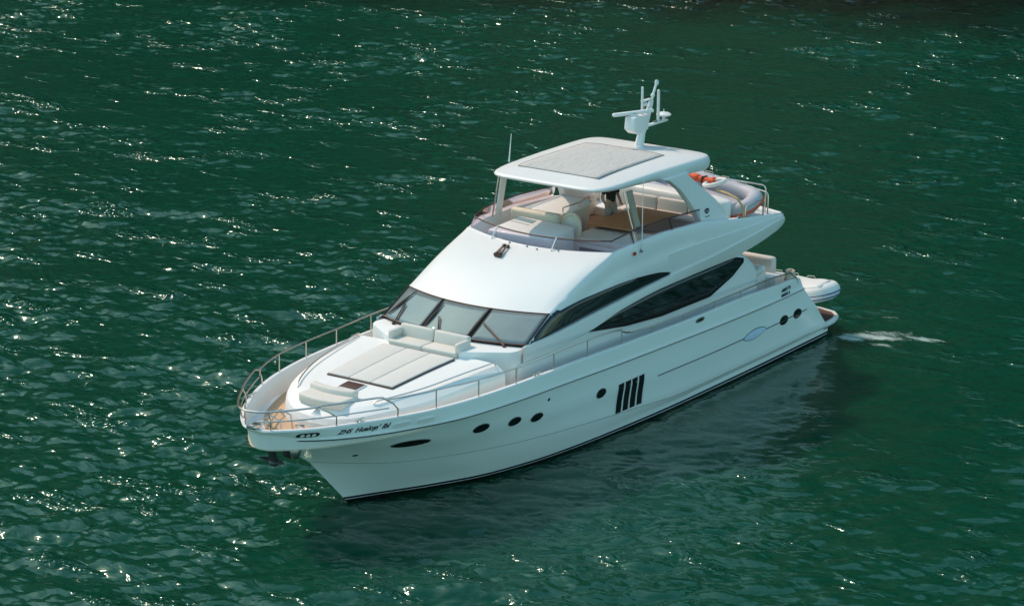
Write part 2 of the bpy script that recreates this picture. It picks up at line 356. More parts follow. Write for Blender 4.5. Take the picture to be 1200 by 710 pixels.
    q = np.concatenate([q, sk])
    me = bpy.data.meshes.new('water'); me.vertices.add(len(vs)); me.vertices.foreach_set('co', vs.astype(np.float32).ravel())
    me.loops.add(q.size); me.loops.foreach_set('vertex_index', q.astype(np.int32).ravel())
    me.polygons.add(len(q)); me.polygons.foreach_set('loop_start', np.arange(0, q.size, 4, dtype=np.int32))
    me.update(calc_edges=True); me.validate()
    b = me.polygons[0].normal.z
    if b < 0: me.flip_normals()
    me.shade_smooth()
    a2 = me.attributes.new('chop', 'FLOAT', 'POINT'); a2.data.foreach_set('value', np.concatenate([(lee ** 1.3 * (0.55 + 0.45 * gm)).ravel(), np.ones(8)]).astype(np.float32))
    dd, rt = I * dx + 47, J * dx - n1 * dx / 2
    painted_shade = 1 / (1 + np.exp(-(dd - 129 - 0.30 * np.clip(12 - rt, -10, 60)) * .22))  # mask of the shade painted on the far-corner water
    a3 = me.attributes.new('painted_shade', 'FLOAT', 'POINT'); a3.data.foreach_set('value', np.concatenate([painted_shade.ravel(), np.zeros(8)]).astype(np.float32))
    at = me.attributes.new('foam', 'FLOAT', 'POINT'); at.data.foreach_set('value', np.concatenate([fo.ravel(), np.zeros(8)]).astype(np.float32))
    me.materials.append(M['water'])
    o = bpy.data.objects.new('water', me); COL.objects.link(o); o['kind'] = 'structure'
    o['label'] = 'choppy dark green sea with sun glints'
    return Fh, Rh
FH, RH = make_water()

# ------------------------------------------------------------------ unseen wooded shore, added tall to keep sky out of the water's reflection
def make_unseen_hills():
    m = mat('unseen_slope', (0.022, 0.034, 0.018), 0.95, var=0.5, vscale=0.25); n = 90
    P = []
    for i in range(n):
        a = -1 + 2 * i / (n - 1); row = []
        rt = a * 330
        shore = 205 - 48 * math.exp(-((rt - 34) / 30) ** 2) + 9 * math.sin(rt * .05) - 0.0012 * rt * rt * .3
        for j in range(26):
            u = j / 25; d = shore + 210 * u
            z = -2 + (260 + 12 * math.sin(rt * .021 + 1) + 6 * math.sin(rt * .09)) * (1 - (1 - u) ** 1.7) + (rng.random() - .5) * 4.0 * min(1, u * 6)
            if j > 0: z += 4 * math.exp(-((rt - 34) / 30) ** 2)
            p = np.array([CAMLOC.x, CAMLOC.y]) + FH * d + RH * rt
            row.append((p[0], p[1], z))
        P.append(row)
    o = MB().grid(P, m).build('unseen_hills', ang=180); o['kind'] = 'structure'; o['label'] = 'unseen dark wooded shore added to darken the water reflections'
make_unseen_hills()

# ================================================================== THE YACHT
yacht = thing('motor_yacht', 'large white flybridge motor yacht lying on the green water', 'yacht', (0, 0, 0))

# ---- hull
SX = [11.96, 11.9, 11.7, 11.39, 10.96, 10.3, 9.3, 8.3, 6.9, 5.4, 3.9, 1, -2, -5, -7, -8.6, -8.75]
SY = [0, .30, .57, .88, 1.22, 1.60, 2.08, 2.42, 2.70, 2.84, 2.91, 2.94, 2.94, 2.89, 2.81, 2.70, 2.68]
SZ = [2.76, 2.76, 2.76, 2.76, 2.76, 2.76, 2.75, 2.735, 2.725, 2.715, 2.705, 2.63, 2.545, 2.465, 2.35, 2.235, 2.205]
def sheer(x): return ip(x, SX, SY), ip(x, SX, SZ)
LEV = [   # (x list, y list, z list) stem first
    ([7.6, 6.5, 5, 3, .5, -3, -6.5, -10.8], [0, .5, 1.05, 1.5, 1.8, 2.05, 2.1, 2.1], [-.7] * 8),
    ([8.54, 7.8, 6.6, 5.1, 3, .56, -2.7, -6.4, -10.8], [0, .33, .98, 1.62, 2.10, 2.36, 2.52, 2.55, 2.50], [0] * 9),
    ([8.82, 8.0, 6.7, 5.2, 3, .56, -2.7, -6.4, -10.8], [0, .48, 1.15, 1.80, 2.26, 2.46, 2.57, 2.58, 2.53], [.30] * 4 + [.28] * 5),
    ([9.98, 9.2, 8.3, 6.6, 4.8, 2.93, 0, -2.6, -6, -10.6], [0, .62, 1.17, 1.86, 2.30, 2.53, 2.64, 2.68, 2.68, 2.60], [1.45, 1.33, 1.2, 1.08, .96, .84, .62, .45, .42, .40]),
    ([11.40, 11.0, 10.4, 9.2, 7.5, 5.6, 3.5, 0, -3, -6, -9.85], [0, .36, .76, 1.46, 2.13, 2.53, 2.73, 2.81, 2.82, 2.77, 2.66], [2.37, 2.29, 2.17, 1.93, 1.78, 1.68, 1.58, 1.42, 1.30, 1.22, 1.12]),
    ([11.72, 11.3, 10.3, 9.0, 7.0, 4.4, 1, -2.9, -6.4, -8.95], [0, .72, 1.50, 2.10, 2.66, 2.87, 2.91, 2.91, 2.83, 2.68], [2.53, 2.51, 2.46, 2.42, 2.37, 2.32, 2.20, 2.08, 1.97, 1.90]),
    (SX, SY, SZ)]
NS = 110
ss = np.linspace(0, 1, NS) ** 1.9
def level_pts(L):
    X, Y, Z = L; x = X[0] - (X[0] - X[-1]) * ss
    y = ip(x, X, Y)
    # blunt rounded stem: sqrt start
    return np.stack([x, y, ip(x, X, Z)], -1)
rows = [level_pts(L) for L in LEV]
def between(a, b, n, bulge=0.0):
    return [a + (b - a) * k / n + np.array([0, 1, 0]) * bulge * math.sin(math.pi * k / n) * np.clip(a[:, 1:2], 0, .4) / .4 for k in range(n)]
G = []
bul = [0.0, 0.0, 0.01, -0.02, -0.015, 0.0]; nn = [2, 3, 4, 4, 4, 4]
for i in range(6): G += between(rows[i], rows[i + 1], nn[i], bul[i])
G.append(rows[6]); G = np.array(G); rub_i = sum(nn[:5])
hb = MB(); hb.grid(G, 'hull')
Gs = G * np.array([1, -1, 1]); hb.grid(Gs, 'hull')
hb.grid(np.stack([G[:, -1], Gs[:, -1]], 1), 'gel')
hull = hb.build('hull', yacht, ang=28, merge=0.0005)
vv = [tuple(p) for p in G.reshape(-1, 3)]; nv = G.shape[1]
ff = [(i * nv + j, (i + 1) * nv + j, (i + 1) * nv + j + 1, i * nv + j + 1) for i in range(G.shape[0] - 1) for j in range(nv - 1)]
TREE = BVHTree.FromPolygons([Vector(p) for p in vv], ff)
def on_hull(x, z, off=0.006):
    h, n, _, _ = TREE.ray_cast(Vector((x, 9, z)), Vector((0, -1, 0)))
    if h is None: return Vector((x, 2.5, z))
    if n.y < 0: n = -n
    return h + n * off
def decal(mb, poly, m, off=0.008, inner=None):
    """a thin shape laid on the port topsides; poly in (x, z)"""
    cx = sum(p[0] for p in poly) / len(poly); cz = sum(p[1] for p in poly) / len(poly); rings = []
    for k, o in [(1.0, -0.01), (1.0, off), (.6, off), (.25, off)]:
        rings.append([tuple(on_hull(cx + (p[0] - cx) * k, cz + (p[1] - cz) * k, o)) for p in poly])
    n0 = len(mb.v); mb.grid(rings, m, False, True); n = len(poly)
    mb.f.append([n0 + 3 * n + j for j in range(n)]); mb.mi.append(mb._m(m))
def oval(x, z, a, b_, n=28, sl=0.0, pw=1.0):
    out = []
    for k in range(n):
        t_ = 2 * math.pi * k / n; c, s_ = math.cos(t_), math.sin(t_)
        out.append((x + a * math.copysign(abs(c) ** pw, c), z + b_ * math.copysign(abs(s_) ** pw, s_) + sl * a * math.copysign(abs(c) ** pw, c)))
    return out
# rubbing strake, the shadow beneath it painted as a dark tube; boot lines
rubp = rows[5]
for sgn in (1, -1):
    q = rubp[1:] * np.array([1, sgn, 1])
    off = np.array([0, .02 * sgn, 0])
    mb = MB(); mb.tube([tuple(p + off) for p in q[::2]],   .024, 'gel', 8); mb.tube([tuple(p + np.array([0, .010 * sgn, -.036])) for p in q[::2]], .016, 'navy', 6)
    mb.build('rubbing_strake', hull)
mb = MB(); cp = rows[3][2:-2:2]; mb.tube([tuple(p + np.array([0, .002, 0])) for p in cp], .007, 'dsteel', 6); mb.build('crease_line', hull)
# portholes
for (x, z, a, b_, sl) in [(8.38, 1.84, .50, .105, .06), (6.42, 1.81, .265, .125, .05), (5.23, 1.69, .23, .125, .05), (4.37, 1.58, .23, .125, .05), (1.69, 1.53, .215, .135, .03), (-7.80, 1.22, .25, .14, .03), (-8.62, 1.22, .25, .14, .03)]:
    mb = MB(); decal(mb, oval(x, z, a * .9, b_ * .87, 28, sl), 'dglass', .016); po = mb.build('porthole', hull)
    mb = MB(); decal(mb, oval(x, z, a, b_, 28, sl), 'rubber' if x < 0 else 'dsteel', .010); mb.build('porthole_rim', hull)
# engine-room air intake: four slanted slots
for k in range(4):
    x0 = .90 - k * .315; zt = 1.555; zb = .70; sl = -.14
    p = [(x0 + .005, zt), (x0 - .235, zt + .008), (x0 - .235 + sl, zb - .005), (x0 + sl, zb + .0)]
    poly = []
    for i in range(4):
        a, b_ = p[i], p[(i + 1) % 4]
        for j in range(8): poly.append((a[0] + (b_[0] - a[0]) * j / 8, a[1] + (b_[1] - a[1]) * j / 8))
    mb = MB(); decal(mb, poly, 'black', .012); mb.build('air_intake', hull)
p = [(.96, 1.60), (-.33, 1.615), (-.48, .645), (.83, .645)]; poly = []
for i in range(4):
    a, b_ = p[i], p[(i + 1) % 4]
    for j in range(12): poly.append((a[0] + (b_[0] - a[0]) * j / 12, a[1] + (b_[1] - a[1]) * j / 12))
mb = MB(); decal(mb, poly, 'gel', .006); mb.build('intake_surround', hull)
# pin line, chrome oval
mb = MB()
for a, b_ in [((-1.0, 1.315), (-5.45, 1.24)), ((-6.72, 1.215), (-9.2, 1.21))]:
    mb.tube([tuple(on_hull(a[0] + (b_[0] - a[0]) * k / 20, a[1] + (b_[1] - a[1]) * k / 20, .004)) for k in range(21)], .014, 'navy', 6)
mb.build('pin_line', hull)
mb = MB(); decal(mb, oval(-6.1, 1.235, .62, .135, 36, -.02, 1.25), 'chrome', .014); mb.build('chrome_inlay', hull)
mb = MB(); decal(mb, oval(-6.1, 1.235, .65, .155, 36, -.02, 1.25), 'navy', .008); mb.build('inlay_border', hull)
# small hull fittings
for x, z in [(4.05, 1.98)]:
    mb = MB(); decal(mb, oval(x, z, .045, .04, 10), 'rubber', .012); mb.build('skin_fitting', hull)
mb = MB(); decal(mb, oval(9.35, 1.62, .05, .025, 10), 'rubber', .012); mb.build('skin_fitting', hull)
for x, z in [(9.12, 2.57), (8.48, 2.55)]:
    mb = MB(); decal(mb, oval(x, z, .22, .055, 24, 0, .5), 'wtube', .03); mb.build('fairlead', hull)
mb = MB(); decal(mb, oval(11.17, 2.635, .2, .06, 24, 0, .6), 'rubber', .012); fl = mb.build('light_cluster', hull)
for x in (11.27, 11.17, 11.07):
    mb = MB(); decal(mb, oval(x, 2.635, .034, .034, 12), 'gel', .03); mb.build('lamp', fl)
mb = MB(); decal(mb, oval(-2.85, 2.43, .22, .06, 24, 0, .8), 'dsteel', .015); mb.build('fairlead', hull)
mb = MB(); decal(mb, oval(-2.85, 2.43, .14, .03, 16), 'rubber', .022); mb.build('fairlead_opening', hull)

# ---- lettering
def text_on(mapf, body, u0, v0, size, m, name, parent, shear=0.25, mirror=False):
    cu = bpy.data.curves.new(name, 'FONT'); cu.body = body; cu.size = size; cu.shear = shear; cu.extrude = 0.0; cu.resolution_u = 3; cu.offset = 0.004
    ob = bpy.data.objects.new(name + '_t', cu); COL.objects.link(ob)
    bpy.context.view_layer.update(); dg = bpy.context.evaluated_depsgraph_get()
    me = bpy.data.meshes.new_from_object(ob.evaluated_get(dg)); bpy.data.objects.remove(ob)
    b = bmesh.new(); b.from_mesh(me); bmesh.ops.triangulate(b, faces=b.faces[:])
    for v in b.verts: v.co = Vector(mapf(u0 + v.co.x, v0 + v.co.y))
    b.to_mesh(me); b.free(); me.materials.clear(); me.materials.append(M[m])
    o = bpy.data.objects.new(name, me); COL.objects.link(o); o.parent = parent
    q = o.modifiers.new('thick', 'SOLIDIFY'); q.thickness = 0.004; q.offset = 0
    return o
def hm(x0, z0, kx=1.0, kz=1.0): return lambda u, v: on_hull(x0 - u * kx, z0 + v * kz, 0.009)
text_on(hm(10.60, 2.575), 'ZHS', 0, 0, .15, 'black', 'boat_name', hull, .45)
text_on(hm(10.23, 2.57), 'Hualoy', 0, 0, .165, 'black', 'boat_name', hull, .4)
text_on(hm(9.80, 2.56), "n'", 0, 0, .16, 'black', 'boat_name', hull, .4)
text_on(hm(9.62, 2.555), 'Ibl', 0, 0, .175, 'black', 'boat_name', hull, .4)
text_on(hm(-7.50, 2.10), 'HMBETTA', 0, 0, .13, 'navy', 'stern_lettering', hull, .15)
text_on(hm(-7.50, 1.95), 'BMRPIC.A', 0, 0, .13, 'navy', 'stern_lettering', hull, .15)

# ---- bulwark (cap + inner face) and main deck
xs = SX[0] - (SX[0] - SX[-1]) * np.linspace(0, 1, 140) ** 1.8
sy, sz = sheer(xs); path = np.stack([xs, sy, sz], -1)
tg = np.gradient(path[:, :2], axis=0); tg /= np.linalg.norm(tg, axis=1)[:, None]; nin = np.stack([tg[:, 1], -tg[:, 0]], -1)
if nin[60, 1] > 0: nin = -nin
nin[0] = (-1, 0)
def inset(d, z=None):
    p = path.copy(); p[:, :2] += nin * d; p[:, 1] = np.maximum(p[:, 1], 0)
    if z is not None: p[:, 2] = z
    return p
def deck_z(x): return ip(x, [12, 9, 5, 1, -3, -6, -9], [2.28, 2.26, 2.24, 2.10, 2.0, 1.92, 1.88])
for sgn in (1, -1):
    S = np.array([1, sgn, 1]); mb = MB()
    c0 = path + np.array([0, 0, .001]); c1 = inset(.02); c1[:, 2] += .035; c2 = inset(.11); c2[:, 2] += .035; c3 = inset(.13)
    dz_ = deck_z(xs)
    c4 = inset(.15); c4[:, 2] = np.minimum(c3[:, 2] - .02, dz_ + .25); c5 = inset(.20); c5[:, 2] = dz_ - .03
    mb.grid(np.array([c0, c1, c2, c3]) * S, 'gel'); mb.grid(np.array([c3, c4, c5]) * S, 'bulwark')
    mb.build('bulwark', yacht, ang=50, merge=.0004)
inn = inset(.17); inn[:, 2] = deck_z(inn[:, 0]); mb = MB()
k = np.linspace(1, -1, 15)
P = np.array([[(p[0], p[1] * a, deck_z(p[0])) for a in k] for p in inn[2:]])
mb.grid(P, 'teak'); mb.build('main_deck', yacht)

# ---- foredeck trunk
TX = [9.88, 9.83, 9.6, 9.2, 8.6, 7.75, 6.85, 5.3]; TY = [0, .44, .96, 1.36, 1.72, 2.02, 2.20, 2.36]
tx = np.array(TX[0] - (TX[0] - TX[-1]) * np.linspace(0, 1, 50) ** 2.0); ty = ip(tx, TX, TY)
def tring(d, z, nose=0.0):
    x = tx - d * np.clip((tx - 8.2) / 1.68, 0, 1) - nose * np.clip((tx - 8.4) / 1.4, 0, 1); y = np.maximum(ty - d, 0); y[0] = 0
    o = np.stack([x, y, np.full_like(x, 1.0) * z], -1); return np.concatenate([o[::-1], (o * np.array([1, -1, 1]))[1:]])
mb = MB()
def trunk_top(x): return float(ip(x, [5.3, 6.5, 8.0, 8.8, 9.2, 9.6, 9.9], [3.10, 3.04, 2.93, 2.86, 2.80, 2.72, 2.64]))
topz = lambda p: trunk_top(p[0]) - 0.03 * (p[1] / 2.1) ** 2
def low(d, dz): 
    r_ = tring(d, 0); return np.array([(p[0], p[1], topz(p) - dz) for p in r_])
rings = [tring(-.03, 2.18), tring(0, 2.40), low(.02, .22), low(.06, .14)]
r5 = tring(.26, 0); r5 = np.array([(p[0], p[1], topz(p) - .012) for p in r5]); r6 = tring(.31, 0); r6 = np.array([(p[0], p[1], topz(p)) for p in r6])
rings += [r5, r6]
mid = [np.array([(p[0], p[1] * kk, 0) for p in r6]) for kk in (.75, .5, .25, 0)]
rings += [np.array([(p[0], p[1], topz(p)) for p in q]) for q in mid]
mb.grid(np.array(rings), 'deck')
end = [r[0] for r in rings[:6]] + [r[-1] for r in rings[:6]][::-1]
mb.add(end, [list(range(len(end)))], 'deck')
trunk = mb.build('foredeck_trunk', yacht, ang=17, merge=.0005)
# recessed grab rails along the trunk
for sgn in (1, -1):
    hy = lambda x: float(ip(x, [9.1, 8.5, 7.6, 6.5, 5.3], [1.08, 1.40, 1.72, 1.93, 2.13]))
    P = [(8.98, hy(8.98) * sgn, trunk_top(8.98))] + [(x, sgn * hy(x), trunk_top(x) + .055) for x in np.linspace(8.9, 5.45, 16)] + [(5.38, hy(5.38) * sgn, 3.06)]
    MB().tube(P, .018, 'steel', 8).build('grab_rail', trunk)
# sun pad in three cushions on a brown-edged tray
def zt(x): return 3.075 if x < 9 else 3.06
sl = lambda a, b_, h: (a, b_, h - 3.0 + trunk_top(a))              # follow the slope of the trunk top
def plate(mb, x0, x1, ya, yb, ya2, yb2, h0, h1, m, bev, n=8):
    q = np.linspace(0, 1, n); e0 = [(x0 + (x1 - x0) * k_, ya + (ya2 - ya) * k_) for k_ in q]; e1 = [(x0 + (x1 - x0) * k_, yb + (yb2 - yb) * k_) for k_ in q]
    return mb.prism(e0 + e1[::-1], 3.0 + h0, 3.0 + h1, m, f=sl, bev=bev)
tray = plate(MB(), 5.66, 8.05, -1.105, 1.105, -.995, .995, .0, .030, 'brown', .006).build('sunpad_tray', trunk)
for k in range(3):
    a0, a1 = -1.09 + k * .728, -1.09 + (k + 1) * .728 - .012; kf = .90
    plate(MB(), 5.68, 8.015, a0, a1, a0 * kf, a1 * kf, .022, .062, 'pad', .02).build('sunpad_cushion', tray)
ht = plate(MB(), 8.16, 8.60, -.25, .33, -.25, .33, .0, .035, 'gel', .006, 2).build('hatch', trunk)
plate(MB(), 8.19, 8.57, -.22, .30, -.22, .30, .030, .042, 'brown', .003, 2).build('hatch_pane', ht)
# forward facing seat on the nose
def arc_box(mb, x0, x1, y0, y1, z0, z1, curve, m, bev=.05, n=9, lean=0.0):
    pts = []
    ys = np.linspace(y0, y1, n)
    front = [(x1 - curve * (2 * (y - (y0 + y1) / 2) / (y1 - y0)) ** 2, y) for y in ys]; back = [(x0 - curve * (2 * (y - (y0 + y1) / 2) / (y1 - y0)) ** 2, y) for y in ys[::-1]]
    mb.prism(front + back, z0, z1, m, f=lambda a, b_, h: (a - lean * (h - z0), b_, h), bev=bev)
mb = MB(); arc_box(mb, 9.08, 9.64, -.68, .64, 2.70, 2.92, .12, 'cush', .05); fs_ = mb.build('bow_seat', trunk, ang=45)
mb = MB(); arc_box(mb, 8.97, 9.17, -.74, .62, 2.78, 3.05, .12, 'cush', .06, lean=.12); mb.build('bow_seat_backrest', trunk, ang=45)
# console ahead of the windscreen, with the sofa in its recess
def ws_base(u): return Vector((4.70 - .47 * u * u, 2.24 * u, 3.31))
def ws_top(u): return Vector((3.69 - .50 * u * u, 2.20 * u, 3.865))
fr = [(4.25, 2.20), (4.60, 2.21), (4.78, 2.14), (5.48, 1.08), (5.48, 1.05), (4.98, 1.05), (4.98, -1.05), (5.48, -1.05), (5.48, -1.08), (4.78, -2.14), (4.60, -2.21), (4.25, -2.20)]
bk = [(ws_base(u).x - .10, ws_base(u).y) for u in np.linspace(-.93, .93, 15)]
mb = MB(); mb.prism(fr + bk, 2.1, 3.25, 'deck', bev=.018)
console = mb.build('windscreen_console', yacht, ang=40)
mb = MB(); mb.prism([(4.93, -1.06), (5.50, -1.06), (5.50, 1.06), (4.93, 1.06)], 2.9, 3.10, 'beige', bev=.02); sofa = mb.build('foredeck_sofa', console)
for sgn in (1, -1):
    MB().box((5.30, .52 * sgn, 3.155), (.56, 1.03, .14), 'cush', .045, seg=3).build('seat_cushion', sofa)
    MB().box((5.00, .53 * sgn, 3.345), (.17, 1.04, .34), 'cush', .06, rot=(0, R(-12), 0), seg=3).build('back_cushion', sofa)
    MB().box((5.25, 1.03 * sgn, 3.31), (.52, .16, .26), 'cush', .06, rot=(R(8) * sgn, 0, 0), seg=3).build('arm_cushion', sofa)

# ---- superstructure
def roofz(t_): return 0.11 * math.sin(math.pi * t_) ** 1.0
def fly_base(u): return Vector((1.0 - .52 * u * u, 2.30 * u, 4.80 + .06 * u * u))
def roof_pt(u, v):
    a, b_ = ws_top(u), fly_base(u); p = a.lerp(b_, v); p.z += roofz(v)
    e = max(0, (abs(u) - .86) / .14); p.z -= .07 * e * e * math.sin(math.pi * min(1, max(.0, v))) ** .5
    return p
UU = np.concatenate([np.linspace(-1, -.86, 6), np.linspace(-.82, .82, 25), np.linspace(.86, 1, 6)])
VV = np.linspace(0, 1, 24)
roofg = [[tuple(roof_pt(u, v)) for u in UU] for v in VV]
edge = [roof_pt(1, v) for v in VV]       # shoulder from windscreen corner to flybridge corner
AX_ = [ws_base(1).x] + [p.x for p in edge] + [-.3, -1.8, -3.7, -5.3, -7.2, -7.8, -8.15, -8.42]
AY_ = [2.24] + [p.y for p in edge] + [2.40, 2.43, 2.45, 2.47, 2.48, 2.45, 2.38, 2.2]
AZ_ = [3.32] + [p.z for p in edge] + [4.94, 4.96, 4.86, 4.62, 4.38, 4.30, 4.20, 4.06]
BX = [4.37, 3.56, 1.53, -.86, -2.17, -4.0, -6.1, -7.76, -8.42]; BZ = [3.33, 3.36, 3.51, 3.68, 3.78, 3.89, 4.06, 4.17, 4.04]; BY = [2.28, 2.31, 2.36, 2.40, 2.46, 2.56, 2.60, 2.54, 2.24]
CX = [4.55, 3.2, 1.6, .16, -1.69, -3.2, -5.4, -6.4, -7.5, -8.1, -8.42]; CZ = [2.90, 2.96, 3.11, 3.34, 3.48, 3.51, 3.56, 3.66, 3.82, 3.93, 3.99]; CY = [2.26, 2.34, 2.38, 2.40, 2.42, 2.44, 2.48, 2.50, 2.49, 2.40, 2.20]
UX = [4.30, 3.9, 3.2, 1.86, .08, -1.22, -1.98, -2.17]; UZ = [3.34, 3.52, 3.82, 4.0, 4.05, 3.98, 3.86, 3.80]
A_ = lambda x: (float(ip(x, AX_, AY_)), float(np.interp(-x, -np.array(AX_), AZ_)))
B_ = lambda x: (float(ip(x, BX, BY)), float(ip(x, BX, BZ)))
C_ = lambda x: (float(ip(x, CX, CY)), float(ip(x, CX, CZ)))
stx = sorted(set([round(v, 3) for v in list(np.linspace(4.44, -8.42, 106))] + [p.x for p in edge]), reverse=True)
side = []
for x in stx:
    ya, za = A_(x); yb, zb = B_(x); yc, zc = C_(x); zb = min(zb, za - .01); zc = min(zc, zb - .03)
    pr = min(1, max(0, (4.3 - x) / .8)) * .05
    d = za - zb
    bulge = .05 * min(1, d / .8)
    rr = [(ya, za)]
    for t_, st in ((.06, 0), (.14, 0), (.3, 0), (.47, 0), (.50, .022), (.75, .022), (.93, .012)): rr.append((ya + (yb - ya) * t_ + bulge * math.sin(math.pi * t_ ** .6) + st * min(1, max(0, (2.2 - x) / 1.5)), za - d * t_))
    rr += [(yb, zb), (yb + pr, zb - .015), (yb * .5 + yc * .5 + pr * 1.35, zb * .5 + zc * .5), (yc + pr, zc + .02), (yc - .02, zc)]
    side.append([(x, y, z) for y, z in rr])
side = np.array(side)
mb = MB(); mb.grid(roofg, 'gel')
for sgn in (1, -1): mb.grid(side * np.array([1, sgn, 1]), 'gel')
sup = mb.build('superstructure', yacht, ang=33, merge=.002)
def side_y(x, z):
    i = int(np.argmin([abs(s[0][0] - x) for s in side])); s = side[i]; return float(np.interp(-z, -s[:9, 2], s[:9, 1]))
# lower cabin side with curved aft wing
def wingtop(x): return float(np.interp(-x, [5.6, 5.8, 6.05, 6.3, 6.5, 6.62, 6.66], [3.62, 3.54, 3.38, 3.21, 3.03, 2.86, 2.6]))
cs = []
for x in np.concatenate([np.linspace(4.60, -5.6, 60), np.linspace(-5.7, -6.66, 16)]):
    yc, zc = C_(x); zc = min(zc, wingtop(x) if x < -5.5 else 9); zd = deck_z(x) - .05
    
    cs.append([(x, yc - .03 - .0 * k_, zc + (zd - zc) * k_) for k_ in np.linspace(0, 1, 8)])
cs = np.array(cs); mb = MB()
for sgn in (1, -1): mb.grid(cs * np.array([1, sgn, 1]), 'gel')
cab = mb.build('cabin_side', yacht, ang=40, solid=.05)
# wing returns: aft bulkhead of the saloon
MB().box((-5.9, 0, 2.75), (.08, 4.6, 1.8), 'black', .01).build('saloon_door', yacht)
# windows
def cab_y(x): return C_(x)[0] - .03
LWX = [1.63, .16, -1.69, -3.23, -5.42, -5.85]; LWT = [3.10, 3.31, 3.455, 3.485, 3.50, 3.40]
LBX = [1.63, -.07, -1.75, -4.16, -5.31, -5.85]; LWB = [3.07, 2.83, 2.70, 2.69, 3.02, 3.30]
for sgn in (1, -1):
    g = []
    for x in np.linspace(1.63, -5.85, 60):
        zt_, zb_ = float(ip(x, LWX, LWT)), float(np.interp(-x, -np.array(LBX), LWB)); g.append([(x, (cab_y(x) + .012) * sgn, zb_ + (zt_ - zb_) * k_) for k_ in np.linspace(0, 1, 6)])
    mb = MB(); mb.grid(g, 'dglass'); lw = mb.build('saloon_window', cab, solid=.015)
    ol = [q[-1] for q in g] + [q[0] for q in g][::-1]
    MB().tube(ol, .014, 'rubber', 6, closed=True).build('window_seal', lw)
    g = []
    for x in np.linspace(4.34, -2.05, 60):
        zb_ = B_(x)[1] + .012; zt_ = max(zb_ + .004, min(float(ip(x, UX, UZ)) if x < 2.9 else 9, A_(x)[1] - (.012 if x > 3.1 else .03))); g.append([(x, (side_y(x, zb_ + (zt_ - zb_) * k_) + .014) * sgn, zb_ + (zt_ - zb_) * k_) for k_ in np.linspace(0, 1, 6)])
    mb = MB(); mb.grid(g, 'dglass'); uw = mb.build('wheelhouse_window', sup, solid=.015)
# windscreen
def wsp(u, v, off=0.0):
    p = ws_base(u).lerp(ws_top(u), v); return p + Vector((.45, 0, .85)).normalized() * off
for (u0, u1) in ((-.985, -.345), (-.325, .325), (.345, .985)):
    mb = MB(); mb.grid([[tuple(wsp(u, v)) for v in np.linspace(.02, .98, 8)] for u in np.linspace(u0, u1, 14)], 'wglass'); mb.build('windscreen_pane', yacht, solid=.02)
mb = MB()
mb.tube([tuple(wsp(u, 0.0, .01)) for u in np.linspace(-1, 1, 40)], .022, 'brown', 6); mb.tube([tuple(wsp(u, 1.0, .0)) for u in np.linspace(-1, 1, 40)], .018, 'brown', 6)
for u in (-1, 1): mb.tube([tuple(wsp(u * .992, v, .008)) for v in np.linspace(0, 1, 10)], .026, 'rubber', 6)
for u in (-.335, .335): 
    for d in (-.010, .010): mb.tube([tuple(wsp(u + d, v, .012)) for v in np.linspace(0, 1, 10)], .012, 'rubber', 6)
mb.build('windscreen_frame', yacht)
for (ub, uh, vh, ut, vt) in ((-.72, -.86, .45, -.90, 1.0), (-.13, -.30, .36, -.235, .80), (.86, .45, .52, .47, .98)):
    pass
def wiper(pb, hub, b0, b1):
    mb = MB(); a = ws_base(pb) + Vector((.10, 0, -.03)); h = wsp(*hub, .05)
    mb.ball(tuple(a), .045, 'brown', u=10, v=8); mb.tube([tuple(a), tuple(h)], .016, 'brown', 6); mb.tube([tuple(a + Vector((0, .06, 0))), tuple(h + Vector((0, .04, 0)))], .011, 'brown', 6)
    o = mb.build('wiper', yacht)
    p0, p1 = wsp(*b0, .035), wsp(*b1, .035); md = p0.lerp(p1, .45)
    MB().tube([tuple(p0), tuple(md), tuple(p1)], [.015, .04, .012], 'brown', 6).build('wiper_blade', o)
wiper(-.74, (-.80, .50), (-.93, .08), (-.80, .95))
wiper(-.04, (-.20, .45), (-.30, .05), (-.28, .86))
wiper(.78, (.37, .52), (.31, .02), (.33, .93))

# ---- flybridge deck and coaming
FZ = 4.05
fx = np.concatenate([np.linspace(-7.95, -.3, 40)])
pl = [(x, C_(x)[0] - .06) for x in fx]; front = [(fly_base(u).x - .08, fly_base(u).y * .97) for u in np.linspace(1, -1, 21)]
outl = pl + front + [(x, -y) for x, y in pl[::-1]]
mb = MB(); mb.prism([p for p in outl if p[0] > -5.45] , 3.70, FZ, 'teakd'); 
fd = mb.build('flybridge_deck', yacht)
aft = [(x, C_(x)[0] - .03) for x in np.linspace(-5.4, -8.05, 24)]; aft = aft + [(-8.30, 1.6), (-8.36, 0), (-8.30, -1.6)] + [(x, -y) for x, y in aft[::-1]]
mb = MB(); mb.prism(aft, 4.0, 4.26, 'deck'); mb.build('boat_deck', yacht)
mb = MB(); u_ = [(fly_base(u).x, 0) for u in (0,)]
